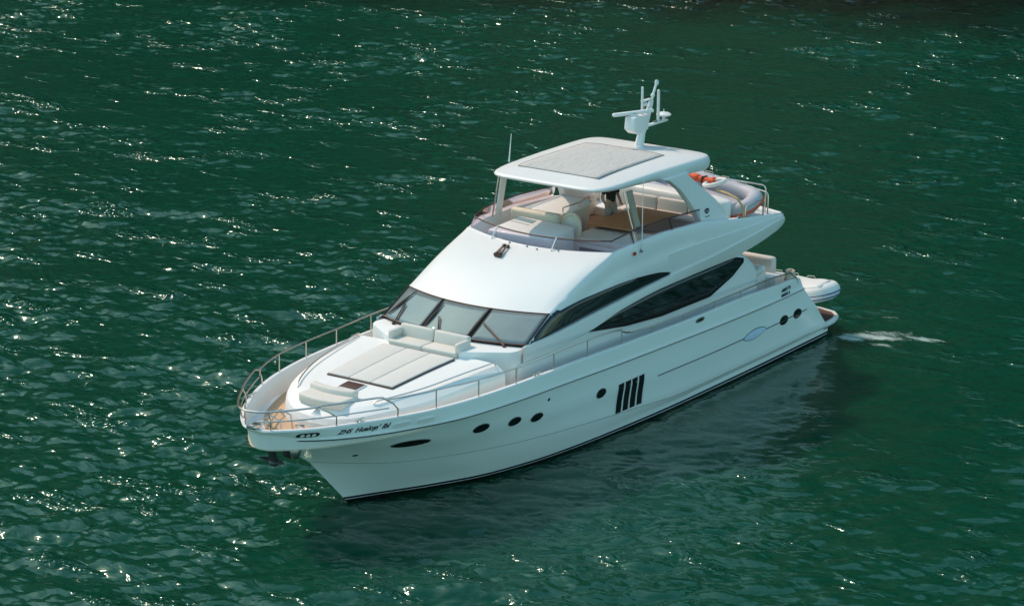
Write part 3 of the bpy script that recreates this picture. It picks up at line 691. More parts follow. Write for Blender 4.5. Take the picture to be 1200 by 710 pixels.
# bottom panel of overhang
mb = MB(); un = [(x, C_(x)[0] - .01) for x in np.linspace(-5.3, -8.41, 22)]
mb.grid([[(x, y * k_, C_(x)[1] - .004) for k_ in np.linspace(1, -1, 7)] for x, y in un], 'gel'); mb.build('overhang_underside', yacht)
cpath = [(x, A_(x)[0], A_(x)[1]) for x in np.linspace(-5.5, .40, 40)] + [tuple(fly_base(u)) for u in np.linspace(.98, -.98, 40)] + [(x, -A_(x)[0], A_(x)[1]) for x in np.linspace(.40, -5.5, 40)]
cpath = np.array(cpath)
def offs(P, d):
    t_ = np.gradient(P[:, :2], axis=0); t_ /= np.linalg.norm(t_, axis=1)[:, None] + 1e-9; n_ = np.stack([-t_[:, 1], t_[:, 0]], -1)
    c_ = np.array([-2.5, 0]); s_ = np.sign(((c_ - P[:, :2]) * n_).sum(1)); s_[s_ == 0] = 1
    o = P.copy(); o[:, :2] += n_ * (s_ * d)[:, None]; return o
c1 = offs(cpath, .02); c1[:, 2] += .012; c2 = offs(cpath, .12); c2[:, 2] += .012; c3 = offs(cpath, .15); c3[:, 2] -= .03; c4 = offs(cpath, .20); c4[:, 2] = FZ - .02
mb = MB(); mb.grid(np.array([cpath, c1, c2, c3, c4]), 'gel'); coam = mb.build('flybridge_coaming', yacht, ang=40)
# tinted wind deflector and its rail
gp = np.array([p for p in cpath if p[0] > -3.72]); base = offs(gp, .05); base[:, 2] += .012
fac = np.clip((base[:, 0] + .5) / 1.2, 0, 1)
top = offs(gp, .13); top[:, 0] -= .06 * fac; top[:, 2] += .27 + .05 * (1 - fac)
top2 = offs(gp, .10); top2[:, 2] = base[:, 2] * .5 + top[:, 2] * .5
mb = MB(); mb.grid(np.array([base, top2, top]), 'acrylic'); mb.build('wind_deflector', yacht, ang=60)
MB().tube([tuple(p) for p in top[::2]] + [tuple(top[-1])], .02, 'brown', 8).build('deflector_rail', yacht)
for k in range(0, len(base)):
    pass
def near(u): return int(np.argmin(np.abs(gp[:, 1] - u[1]) + np.abs(gp[:, 0] - u[0])))
for u in [(.93, .72), (.85, -1.2), (-.35, 2.4), (-2.1, 2.44), (-.35, -2.4), (-2.1, -2.44)]:
    i = near(u); front_ = u[0] > 0
    f_ = base[i] + (np.array([.12, 0, -.02]) if front_ else np.array([0, .03 * np.sign(u[1]), 0]))
    MB().tube([tuple(f_), tuple(top[i] + np.array([0, 0, .02]))], .018 if front_ else .014, 'gel' if front_ else 'rubber', 8).build('deflector_stay', yacht)

# ---- flybridge furniture (fixed)
MB().prism([(.35, -1.75), (.30, .30), (-.85, .22), (-.95, -1.60)], FZ, 4.86, 'gel', bev=.06, f=lambda a, b_, h: (a, b_, h + (.10 * (.35 - a) if h > 4.5 else 0))).build('helm_dash', yacht)
mb = MB(); mb.box((-1.22, -1.28, 4.66), (.26, 1.55, .92), 'beige', .10, seg=4); hs = mb.build('helm_bench_back', yacht)
mb = MB(); mb.box((-1.65, -1.28, 4.40), (.70, 1.5, .40), 'beige', .06, seg=3); mb.build('helm_bench_seat', yacht)
# oval companion seat
mb = MB(); ring = [(-1.30 + .10 * (z_ - .0), -.20 + .27 * math.cos(a), 4.78 + .36 * math.sin(a)) for a in np.linspace(0, 2 * math.pi, 28, endpoint=False) for z_ in [math.sin(a) * -.6]]
mb.tube(ring, .065, 'beige', 10, closed=True); sw = mb.build('companion_seat', yacht)
MB().ball((-1.32, -.20, 4.78), (.05, .25, .33), 'cush').build('seat_panel', sw)
MB().box((-1.52, -.20, 4.50), (.5, .5, .12), 'beige', .05).build('seat_base', sw)
MB().lathe([(.16, 4.05), (.16, 4.08), (.05, 4.10), (.05, 4.46)], 'steel', Matrix.Translation((-1.52, -.20, 0))).build('seat_pedestal', sw)
# starboard wet bar with rail
mb = MB(); bar = [(-2.05, -2.2), (-2.05, -1.0), (-2.9, -.98), (-3.7, -1.18), (-3.85, -2.2)]
mb.prism(bar, FZ, 4.86, 'beige', bev=.04); wb = mb.build('wet_bar', yacht)
MB().prism([(-2.0, -2.2), (-2.0, -.94), (-2.9, -.92), (-3.72, -1.12), (-3.9, -2.2)], 4.86, 4.92, 'gel', bev=.015).build('bar_top', wb)
mb = MB(); rp = [(-2.1, -1.0, 5.06), (-2.9, -.99, 5.06), (-3.62, -1.16, 5.06)]; mb.tube(rp, .018, 'steel', 8)
for p in rp: mb.tube([p, (p[0], p[1], 4.90)], .016, 'steel', 8)
mb.build('bar_rail', wb)
MB().box((-2.3, -.965, 4.38), (.36, .03, .16), 'brown', .008).build('bar_vent', wb)
# port lounge seat ahead of the table
mb = MB(); mb.prism([(-1.15, -.15), (-1.10, 2.05), (-2.60, 2.06), (-2.68, -.20)], FZ, 4.46, 'gel', bev=.03); ps = mb.build('port_lounge', yacht)
MB().box((-1.88, .93, 4.53), (1.46, 2.14, .16), 'cush', .05, seg=3).build('lounge_cushion', ps)
MB().box((-1.125, .95, 4.32), (.04, 1.5, .10), 'brown', .01).build('lounge_locker_slot', ps)
# table
mb = MB(); mb.prism([(-2.12, -.24), (-2.2, 1.15), (-4.45, 1.25), (-4.45, -.12)], 4.70, 4.76, 'teakd', bev=.015); tb = mb.build('dining_table', yacht)
MB().lathe([(.22, 4.05), (.22, 4.08), (.07, 4.12), (.07, 4.70)], 'steel', Matrix.Translation((-3.5, .5, 0))).build('table_leg', tb)
# U-shaped sofa round the table
mb = MB(); mb.box((-4.95, .55, 4.27), (.62, 3.1, .44), 'beige', .05, seg=3); us = mb.build('flybridge_sofa', yacht)
for k in range(3): MB().box((-4.92, -.45 + k * 1.0, 4.52), (.60, .98, .12), 'cush', .05, seg=3).build('seat_cushion', us)
for k in range(3): MB().box((-5.24, -.45 + k * 1.0, 4.66), (.18, .98, .50), 'cush', .06, rot=(0, R(-8), 0), seg=3).build('back_cushion', us)
MB().box((-3.6, 1.92, 4.27), (2.4, .50, .44), 'beige', .05, seg=3).build('sofa_return', us)
for k in range(2): MB().box((-3.0 - k * 1.2, 1.90, 4.52), (1.18, .50, .12), 'cush', .05, seg=3).build('seat_cushion', us)

# ---- hardtop, arch, poles
arch = [(-2.30, 6.22), (-2.60, 6.12), (-3.06, 5.80), (-3.50, 5.33), (-3.86, 4.80), (-5.35, 4.57), (-5.22, 4.72), (-4.76, 5.23), (-4.06, 5.73), (-3.55, 6.10), (-3.5, 6.22)]
for sgn in (1, -1):
    f_ = lambda a, b_, h, sgn=sgn: (a, sgn * (h + (6.2 - b_) * .16), b_)
    mb = MB(); mb.prism(arch, 1.86, 2.06, 'gel', f=f_, bev=.03); ar = mb.build('radar_arch', yacht, ang=40)
    if sgn > 0:
        em = MB(); y = 2.06 + (6.2 - 5.02) * .16
        for (dx, dz, w_, h_, ro) in [(0, .02, .05, .14, .2), (.07, .05, .12, .045, .5), (-.07, .05, .12, .045, -.5), (.05, -.02, .11, .04, -.5), (-.05, -.02, .11, .04, .5), (0, -.13, .22, .022, 0)]:
            em.box((-4.2 + dx, y + .004 - dz * .16, 5.02 + dz), (w_, .012, h_), 'navy', .004, rot=(-.16, ro, 0))
        em.build('emblem', ar)
    MB().prism([(-3.95, 4.85), (-5.5, 4.62), (-5.5, 4.07), (-3.95, 4.07)], 2.14, 2.20, 'beige', f=lambda a, b_, h, sgn=sgn: (a, sgn * h, b_), bev=.01).build('arch_lining', yacht)
    mb = MB(); mb.prism([(-.62, 2.04), (-.86, 2.04), (-.86, 2.09), (-.62, 2.09)], 0, 1, 'gel' if sgn < 0 else 'dsteel', f=lambda a, b_, h, sgn=sgn: (a + (.12 * h - .12), sgn * (b_ + .20 - .30 * h), 4.90 + 1.32 * h))
    mb.tube([(-.62, sgn * 2.28, 4.9), (-.48, sgn * 1.96, 6.22)], .022, 'steel', 8)
    mb.build('hardtop_pole', yacht)
hc, ha, hbw = -2.38, 2.76, 1.94
def ht_out(a, k=1.0, e=.36):
    c, s_ = math.cos(a), math.sin(a); e2 = .30 if c > 0 else .26
    x = ha * math.copysign(abs(c) ** e2, c); y = hbw * math.copysign(abs(s_) ** .22, s_)
    tpr = 1 - .05 * (x / ha)
    return x * k, y * k * (1 - .02 * x)
th = np.linspace(0, 2 * math.pi, 120, endpoint=False)
prof = [(0, -1), (.5, -1), (.90, -1), (.965, -.93), (.99, -.75), (1.0, -.45), (.992, -.2), (.975, -.06), (.95, .0), (.8, .055), (.6, .11), (.3, .15), (0, .165)]
rg = []
for k_, z in prof:
    row = []
    for a in th:
        x, y = ht_out(a, k_); xf = x / ha
        T = .29 - .16 * xf
        row.append((hc + x, y, 6.455 - .045 * xf ** 2 + (z if z >= 0 else z * T)))
    rg.append(row)
mb = MB(); mb.grid(rg, 'gel', False, True); htop = mb.build('hardtop', yacht, ang=40, merge=.001)
def htz(x, y):
    k_ = max(abs(x - hc) / ha, abs(y) / hbw); z = 6.455 + float(np.interp(k_, [0, .3, .6, .8, .95], [.165, .15, .11, .055, 0])); return z - .045 * ((x - hc) / ha) ** 2
g = [[(x, y, htz(x, y) + .012) for y in np.linspace(-1.27, 1.27, 15)] for x in np.linspace(-.35, -3.55, 21)]
mb = MB(); mb.grid(g, 'grey'); sr = mb.build('sunroof', htop, ang=60, solid=.01)
rim = [q[0] for q in g] + g[-1][1:] + [q[-1] for q in g[::-1]][1:] + g[0][::-1][1:-1]
MB().tube(rim, .006, 'brown', 6, closed=True).build('sunroof_seal', sr)

# ---- mast
mast = MB().tube([(-4.28, 0, 6.48), (-4.40, 0, 6.85), (-4.58, 0, 7.12), (-4.85, 0, 7.62), (-4.88, 0, 7.68)], [.18, .145, .14, .09, .075], 'gel', 14, flat=.6).build('mast', yacht)
mb = MB(); mb.prism([(-3.75, 7.05), (-3.80, 7.38), (-4.55, 7.36), (-4.5, 6.95), (-3.95, 6.90)], -.16, .16, 'gel', f=lambda a, b_, h: (a, h, b_), bev=.03); mb.build('scanner_bracket', mast)
mb = MB(); mb.box((-3.98, -.02, 7.47), (.13, 1.2, .10), 'gel', .045, rot=(R(3), 0, R(55)), seg=3); mb.lathe([(.12, 7.36), (.10, 7.45)], 'gel', Matrix.Translation((-3.98, 0, 0))); mb.build('radar_scanner', mast)
mb = MB(); mb.tube([(-4.37, .02, 7.38), (-4.37, .02, 8.10)], .035, 'gel', 10); mb.ball((-4.37, .02, 8.10), .035, 'gel', u=10, v=6); mb.build('antenna', mast)
mb = MB(); mb.tube([(-5.2, .02, 7.04), (-5.2, .02, 7.88)], .042, 'gel', 10); mb.ball((-5.2, .02, 7.88), .042, 'gel', u=10, v=6); mb.build('antenna', mast)
mb = MB(); mb.box((-5.15, 0, 7.0), (1.05, .12, .06), 'gel', .02); mb.tube([(-5.0, 0, 7.05), (-5.35, 0, 7.05)], .03, 'dsteel', 8); mb.build('aft_arm', mast)
mb = MB(); mb.lathe([(.04, 7.03), (.04, 7.10), (.10, 7.11), (.20, 7.15), (.21, 7.18), (.15, 7.22), (.06, 7.24), (.015, 7.25), (.012, 7.32)], 'gel', Matrix.Translation((-5.52, 0, 0))); mb.build('satellite_dome', mast)
mb = MB(); mb.tube([(-4.86, 0, 7.62), (-4.95, 0, 7.82), (-5.1, 0, 8.10)], .035, 'gel', 8); mb.ball((-4.93, 0, 7.80), .06, 'gel', u=10, v=8); mb.lathe([(.045, 8.06), (.055, 8.10), (.055, 8.16), (.03, 8.20)], 'gel', Matrix.Translation((-5.12, 0, 0)), 12); mb.build('masthead_light', mast)
mb = MB(); mb.box((-4.6, 0, 7.72), (.42, .10, .05), 'gel', .015); mb.ball((-4.55, 0, 7.62), (.10, .07, .06), 'gel', u=10, v=8); mb.tube([(-4.5, 0, 7.7), (-4.5, 0, 7.5)], .03, 'dsteel', 8); mb.ball((-4.68, .05, 7.52), .06, 'gel', u=10, v=8); mb.build('loudhailer', mast)
# whips and small fittings
mb = MB(); mb.lathe([(.05, 4.70), (.05, 4.74), (.02, 4.78)], 'dsteel', Matrix.Translation((-.58, 2.47, 0)), 10); mb.tube([(-.58, 2.49, 4.72), (-.58, 2.49, 6.62)], [.016, .008], 'gel', 8); mb.build('whip_antenna', yacht)
MB().tube([(-.95, -1.98, 6.4), (-1.05, -1.98, 7.15)], [.02, .008], 'gel', 8).build('whip_antenna', yacht)
mb = MB(); mb.box((-.27, 2.475, 4.72), (.09, .05, .09), 'red', .015); mb.build('navigation_light', yacht)
def roof_at(x, y):
    best = min(((u, v) for u in np.linspace(-1, 1, 41) for v in np.linspace(0, 1, 41)), key=lambda q: (roof_pt(*q).x - x) ** 2 + (roof_pt(*q).y - y) ** 2); return roof_pt(*best)
mb = MB()
for dy in (-.05, .07):
    a, b_ = roof_at(1.75, -.42 + dy), roof_at(1.25, -.50 + dy); up = Vector((0, 0, .07)); mb.tube([tuple(a + up), tuple(b_ + up)], [.05, .018], 'steel', 10)
    mb.tube([tuple(a + up * .9), tuple(a + up * .9 + Vector((.08, 0, -.02)))], [.05, .065], 'brown', 10); mb.box(tuple(b_ + up * .5), (.09, .09, .09), 'brown', .02)
mb.build('horn', yacht)
for x, y in ((.98, -.05), (1.05, .35), (.95, .9), (1.0, -.6)):
    p = roof_at(x, y); MB().box(tuple(p + Vector((.03, 0, .015))), (.07, .025, .025), 'dsteel', .006).build('washer_jet', yacht)

# ---- rails
def railpt(x, sgn, h, ins=.05):
    i = np.argmin(np.abs(xs - x)); p = inset(ins)[i]; return (float(p[0]), float(p[1] * sgn), float(p[2] + .03 + h))
HX = [11.96, 9.7, 8.3, 6.9, 5.4, 3.9, 2.4, 1.5, 1.0, .6, -.6, -3, -5, -7, -8.3]; HZ = [.50, .44, .46, .42, .40, .43, .45, .44, .38, .24, .18, .18, .19, .24, .20]
for sgn in (1, -1):
    mb = MB()
    pulp = [railpt(x, sgn, .50 + .03 * (x < 11)) for x in np.concatenate([np.linspace(11.96, 11.2, 14), np.linspace(11.1, 9.75, 10)])]
    pulp = [(p[0] + (.28 * max(0, (p[0] - 11.0)) ** 1.0 if p[0] > 11 else 0), p[1], p[2]) for p in pulp]
    e = pulp[-1]; pulp += [(e[0] - .22, e[1] + .02 * sgn, e[2] - .05), railpt(9.40, sgn, .34, .04), railpt(9.28, sgn, .18, .04), railpt(9.26, sgn, -.02, .06)]
    mb.tube(pulp, .024, 'steel', 8)
    mid = [railpt(x, sgn, .24) for x in np.concatenate([np.linspace(11.93, 11.2, 12), np.linspace(11.1, 9.42, 10)])]
    mid = [(p[0] + (.14 * max(0, (p[0] - 11.0)) if p[0] > 11 else 0), p[1], p[2]) for p in mid]; mb.tube(mid, .018, 'steel', 8)
    for x in (11.85, 10.62):
        f_ = railpt(x, sgn, -.02, .06); m_ = railpt(x + (.02 if x < 11.5 else 0), sgn, .22, .05); t_ = railpt(x + (.38 if x < 11.5 else .02), sgn, .52 if x < 11.5 else .50)
        mb.tube([f_, (f_[0], f_[1], f_[2] + .14), m_, t_], .02, 'steel', 8)
    mb.build('pulpit', yacht)
    mb = MB(); xr = np.concatenate([np.linspace(9.45, 2.0, 40), np.linspace(1.9, -8.3, 70)])
    mb.tube([railpt(x, sgn, float(ip(x, HX, HZ)), .06) for x in xr] + [railpt(-8.45, sgn, .02, .06)], .022, 'steel', 8)
    for x in (8.15, 6.85, 5.42, 3.94, 2.42, .88, -.61, -2.11, -3.62, -5.12, -6.7):
        mb.tube([railpt(x, sgn, -.04, .06), railpt(x, sgn, float(ip(x, HX, HZ)), .06)], .017, 'steel', 8)
    mb.build('guard_rail', yacht)
    # mooring cleats on the gunwale
    for x in (4.65, 10.15):
        c = railpt(x, sgn, 0.0, .07); mb = MB(); mb.tube([(c[0] - .16, c[1], c[2] + .06), (c[0] + .16, c[1], c[2] + .06)], .02, 'steel', 8)
        for d in (-.06, .06): mb.tube([(c[0] + d, c[1], c[2] - .02), (c[0] + d, c[1], c[2] + .06)], .02, 'steel', 8)
        mb.build('mooring_cleat', yacht)
# stainless rails round the boat deck
def rail(pts, name='boat_deck_rail', r=.022, m='steel'): return MB().tube(pts, r, m, 8).build(name, yacht)
def hoop(a, b_, h, z, n=5):
    a = Vector((*a, z)); b_ = Vector((*b_, z)); up = Vector((0, 0, h)); d = (b_ - a); r_ = min(.10, d.length * .3); u = d.normalized()
    return [tuple(a), tuple(a + up * (1 - r_ / h)), tuple(a + up * (1 - .3 * r_ / h) + u * r_ * .3), tuple(a + up + u * r_), tuple(b_ + up - u * r_), tuple(b_ + up * (1 - .3 * r_ / h) - u * r_ * .3), tuple(b_ + up * (1 - r_ / h)), tuple(b_)]
rail(hoop((-6.1, 2.34), (-7.05, 2.36), .55, 4.27)); rail(hoop((-5.55, 2.36), (-5.85, 2.36), .32, 4.27)); rail(hoop((-7.55, 2.22), (-7.95, 1.2), .62, 4.27)); rail(hoop((-7.88, 1.95), (-8.0, -1.6), .72, 4.27))
rail([(-7.6, 2.1, 4.62), (-8.0, 1.0, 4.66)], r=.014)
rail(hoop((-7.7, -2.2), (-6.0, -2.36), .55, 4.27))
mb = MB(); mb.tube([(-7.7, 1.75, 4.27), (-7.7, 1.75, 4.72)], .02, 'gel', 8); mb.ball((-7.7, 1.75, 4.76), .07, 'gel', u=12, v=8); mb.build('stern_light', yacht)
# white moulded locker ahead of the tender
mb = MB(); mb.prism([(-5.42, -1.9), (-5.42, 1.55), (-5.50, 1.95), (-5.72, 2.08), (-5.90, 1.95), (-5.98, 1.5), (-5.98, -1.9)], 4.2, 5.06, 'gel', bev=.12, f=lambda a, b_, h: (a - .12 * (h - 4.2), b_, h - .10 * max(0, b_ - 1.0))); lk = mb.build('deck_locker', yacht, ang=50)
MB().box((-5.47, 1.3, 4.42), (.05, .42, .10), 'brown', .01, rot=(0, R(-7), 0)).build('locker_slot', lk)

# ---- aft cockpit and swim platform
mb = MB(); mb.box((-8.35, .1, 2.10), (.55, 4.3, .44), 'gel', .05); ck = mb.build('cockpit_sofa', yacht)
for k in range(3): MB().box((-8.62, -1.2 + k * 1.25, 2.50), (.26, 1.23, .50), 'cush', .09, seg=3).build('back_cushion', ck)
MB().box((-7.55, 1.78, 2.28), (.95, .42, .74), 'gel', .08, seg=3).build('cockpit_wing_locker', yacht)
MB().box((-7.1, 2.0, 2.60), (.75, .40, .22), 'cush', .08, rot=(0, R(14), 0), seg=3).build('wing_cushion', yacht)
mb = MB(); mb.tube([(-6.45, 2.25, 3.15), (-6.68, 2.25, 2.95), (-6.75, 2.25, 2.7), (-6.75, 2.25, 1.95)], .03, 'steel', 8); mb.build('wing_grab_rail', yacht)
def plat(d, z): 
    o = [(-10.55, 2.58), (-11.2, 2.54), (-11.6, 2.44), (-11.85, 2.20), (-11.98, 1.7), (-12.04, .9), (-12.06, 0)]; o = [(x + d * (1 if x < -11 else .2), y - d) for x, y in o]; o = o + [(x, -y) for x, y in o[::-1][1:]]
    return [(x, y, z) for x, y in o]
mb = MB(); rg = [plat(.10, .20), plat(.02, .26), plat(0, .33), plat(0, .43), plat(.02, .46), plat(.07, .462), plat(.085, .43)]
mb.grid(rg, 'gel'); n0 = len(mb.v); pf = mb.build('swim_platform', yacht, ang=40)
p_ = plat(.08, .434); MB().add(p_, [list(range(len(p_)))], 'wteak').build('platform_planking', pf)
p_ = plat(.09, .21); MB().add(p_, [list(range(len(p_)))], 'gel').build('platform_underside', pf)
MB().tube([tuple(Vector(q) + Vector((0, .0, 0))) for q in plat(-.012, .30)], .016, 'navy', 6).build('platform_rub_line', pf)

# ---- bow gear: anchor, windlass, cleats, chain
anc = MB().tube([(11.50, 0, 2.46), (11.30, 0, 2.05), (11.22, 0, 1.80)], [.12, .10, .085], 'anchor', 8).build('anchor', yacht)
mb = MB()
for sgn in (1, -1): mb.prism([(0, -.10), (.32, -.07), (.50, .0), (.32, .07), (0, .10)], -.03, .03, 'anchor', f=lambda a, b_, h, sgn=sgn: (11.24 + b_ + .18 * a, sgn * a * .75, 1.82 + h + .10 * a))
mb.ball((11.24, 0, 1.80), (.15, .14, .10), 'anchor', u=10, v=8); mb.build('anchor_flukes', anc)
mb = MB(); mb.box((11.08, .36, 2.12), (.30, .16, .36), 'rubber', .06, rot=(0, R(-25), R(-25))); mb.ball((11.02, .44, 2.10), (.17, .14, .2), 'dsteel', u=12, v=8); mb.build('anchor_pocket', anc)
mb = MB(); mb.box((11.92, 0, 2.86), (.30, .22, .10), 'steel', .03); mb.tube([(12.04, -.09, 2.88), (12.04, .09, 2.88)], .06, 'dsteel', 10); mb.build('bow_roller', yacht)
mb = MB(); mb.lathe([(.13, 2.27), (.13, 2.36), (.08, 2.40), (.07, 2.52), (.11, 2.55), (.11, 2.62), (.02, 2.64)], 'steel', Matrix.Translation((10.72, .35, 0))); mb.build('windlass', yacht)
mb = MB(); mb.tube([(11.6, 0.02, 2.62), (11.2, .12, 2.36), (10.85, .3, 2.36), (10.72, .35, 2.40)], .028, 'dsteel', 8); mb.build('anchor_chain', yacht)
for (x, y) in ((10.5, .75), (10.5, -.75)):
    mb = MB(); mb.tube([(x - .17, y, 2.39), (x + .17, y, 2.39)], .022, 'steel', 8)
    for d in (-.07, .07): mb.tube([(x + d, y, 2.27), (x + d, y, 2.39)], .022, 'steel', 8)
    mb.build('mooring_cleat', yacht)
mb = MB()
for k in range(2): mb.tube([(10.9 - .5 * k, -.75 - .1 * k, 2.27), (10.92 - .5 * k, -.7 - .1 * k, 2.62), (10.8 - .5 * k, -.45 - .1 * k, 2.72), (10.7 - .5 * k, -.25 - .1 * k, 2.6), (10.7 - .5 * k, -.2 - .1 * k, 2.27)], .02, 'steel', 8)
mb.build('bow_hoop', yacht)

# ================================================================== loose things
def coil(mb, c, r, turns, rr, m, sq=1.0):
    P = []
    for k in range(int(turns * 16) + 1):
        a = k / 16 * 2 * math.pi; q = r * (1 - .05 * (k % 7) / 7) * (1 - .12 * k / (turns * 16)); P.append((c[0] + q * math.cos(a), c[1] + q * sq * math.sin(a), c[2] + rr + .012 * k / 4 + .01 * math.sin(a * 3.1)))
    mb.tube(P, rr, m, 6)
mb = MB(); coil(mb, (10.28, .95, 2.275), .20, 4, .018, 'rope'); mb.tube([(10.45, 1.0, 2.30), (10.5, .85, 2.42), (10.5, .72, 2.43), (10.62, .68, 2.30)], .018, 'rope', 6)
tag(mb.build('rope_coil'), 'cream mooring rope coiled on the bow deck beside the port cleat', 'rope')
mb = MB(); coil(mb, (-8.42, 2.52, 2.24), .17, 5, .03, 'rope', .7); mb.tube([(-8.42, 2.66, 2.40), (-8.5, 2.72, 2.28), (-8.55, 2.70, 2.12)], .025, 'rope', 6); mb.ball((-8.40, 2.55, 2.36), (.16, .13, .09), 'rope', u=12, v=8)
tag(mb.build('rope_coil'), 'bundled pinkish mooring rope on the port stern corner of the yacht', 'rope')

def rib(name, label, cat, L, W, r, tube_m, deck_m, loc, rotz, rotx=0.0, roty=0.0, stripes=False, trim=None, cover=False):
    root = thing(name, label, cat, loc, (rotx, roty, rotz))          # local +x is the bow
    P, n = [], 14
    hw = W / 2 - r
    side_ = [(-L / 2 + (L / 2 + L * .22) * k / n, hw, 0) for k in range(n)]
    bow = []
    for k in range(21):
        a = math.pi / 2 - math.pi * k / 20; bow.append((L * .22 + (L * .28 - r) * math.cos(a) ** .9 if math.cos(a) > 0 else L * .22, hw * math.copysign(abs(math.sin(a)) ** .8, math.sin(a)), .16 * max(0, math.cos(a)) ** 1.5))
    path_ = side_ + bow + [(x, -y, z) for x, y, z in side_[::-1]]
    rr = [r * .45] + [r] * (len(path_) - 2) + [r * .45]
    tb_ = MB().tube(path_, rr, tube_m, 18).build('tube', root, ang=60)
    # rigid hull under the tubes
    g = []
    for k in range(12):
        x = -L / 2 + .12 + (L * .93) * k / 11; f_ = max(0.0, 1 - max(0, (k - 6) / 5.2) ** 2); wv_ = hw * (f_ ** .5 if f_ > 0 else 0) * .98; kz = -.42 + .40 * max(0, (k - 6) / 5) ** 2
        g.append([(x, wv_, -.06), (x, wv_ * .8, -.20 + .12 * max(0, (k - 6) / 5)), (x, 0, kz), (x, -wv_ * .8, -.20 + .12 * max(0, (k - 6) / 5)), (x, -wv_, -.06)])
    mb = MB(); mb.grid(g, 'gel'); mb.grid([[q[0], (q[0][0], 0, -.10), q[4]] for q in g], deck_m); mb.add(g[0], [[0, 1, 2, 3, 4]], 'gel'); mb.build('rigid_hull', root, ang=40)
    MB().box((-L / 2 + .16, 0, .05), (.10, hw * 1.9, .42), 'gel', .02).build('transom', root)
    if trim: MB().tube([(x + (r * .98) * (1 if abs(y) < hw * .98 and x > L * .22 else 0) * math.cos(math.atan2(abs(y), x - L * .22 + .001)), y + math.copysign(r * .98, y) * (1 if x <= L * .22 else math.sin(math.atan2(abs(y), x - L * .22 + .001))), z) for x, y, z in path_[3:-3]], .04, trim, 8).build('rub_strake', root)
    if stripes:
        for dz in (.02, -.10):
            pp = []
            for x, y, z in path_[11:-11]:
                a = math.atan2(y, max(.001, x - L * .22)) if x > L * .22 else math.copysign(math.pi / 2, y); q = math.sqrt(max(0, r * r - (dz) ** 2)) + .004
                pp.append((x + q * math.cos(a), y + q * math.sin(a), z + dz))
            MB().tube(pp, .022, 'stripe', 6).build('stripe', root)
    if cover:
        g = []
        for i in range(20):
            x = -L / 2 + .05 + (L - .35) * i / 19; f_ = max(0, 1 - max(0, (x - L * .20) / (L * .28)) ** 2.4) ** .5; wv_ = (hw + r * .35) * f_ + .02
            g.append([(x, wv_ * s_, r * .92 + .16 * max(0, (x - L * .22) / (L * .28)) + .16 * (1 - s_ * s_) * (1 - .5 * i / 19) + .012 * math.sin(i * 1.7 + s_ * 6)) for s_ in np.linspace(-1, 1, 11)])
        MB().grid(g, deck_m).build('cover', root, ang=60, solid=.015)
    # grab lines
    for sgn in (1, -1):
        for k in range(4):
            x = -L * .25 + k * .55; y = sgn * (hw + r * .25); MB().tube([(x, y, r * .97), (x + .05, y, r * .97 + .06), (x + .25, y + .02 * sgn, r * .97 + .07), (x + .30, y, r * .97)], .012, 'rope', 6).build('grab_line', root)
    return root
M['stripe'] = mat('blue_stripe', (0.06, 0.10, 0.28), 0.5)
rb = rib('inflatable_dinghy', 'white inflatable dinghy with blue stripes resting on the stern swim platform', 'dinghy', 4.0, 1.6, .25, 'wtube', 'wtube', (-10.72, .82, 1.24), R(90), stripes=True, cover=True)
td = rib('tender', 'lilac grey inflatable tender with red bow trim on the upper boat deck', 'dinghy', 3.6, 1.55, .225, 'tube', 'tube', (-6.80, .58, 4.80), R(90), rotx=R(20), roty=R(8), trim='orange')

# orange life jackets in the tender
def life_jacket(loc, rot, label):
    root = thing('life_jacket', label, 'life jacket', loc, rot, 'orange life jackets in the tender')
    mb = MB(); mb.box((0, 0, 0), (.62, .30, .16), 'orange', .07, seg=4); mb.box((.28, .10, .05), (.30, .16, .14), 'orange', .06, rot=(0, .2, .5), seg=3); mb.box((-.30, -.06, .03), (.26, .24, .16), 'orange', .06, rot=(.2, 0, -.3), seg=3); mb.build('float_panel', root, ang=60)
    MB().box((-.05, 0, .01), (.05, .33, .19), 'rubber', .01).build('strap', root)
life_jacket((-6.55, -.05, 5.24), (.1, .1, R(80)), 'orange life jacket at the inner end of the grey tender')
life_jacket((-6.6, .75, 5.22), (-.1, .12, R(95)), 'orange life jacket bundled in the middle of the grey tender')
mb = MB(); ring = [(.30 * math.cos(a), .30 * math.sin(a), 0) for a in np.linspace(0, 2 * math.pi, 28, endpoint=False)]; mb.tube(ring, .06, 'wtube', 10, closed=True)
o = mb.build('life_ring'); o.location = (-6.42, 1.15, 5.24); o.rotation_euler = (.25, .1, 0); tag(o, 'white life ring lying beside the orange life jackets in the tender', 'life ring')
mb = MB(); mb.tube([(-6.2, 1.35, 5.10), (-6.1, 1.75, 5.08), (-6.08, 2.10, 4.98), (-6.10, 2.28, 4.75), (-6.10, 2.30, 4.42)], .035, 'tan', 8); tag(mb.build('lashing_strap'), 'tan lashing strap over the near side of the grey tender', 'strap')

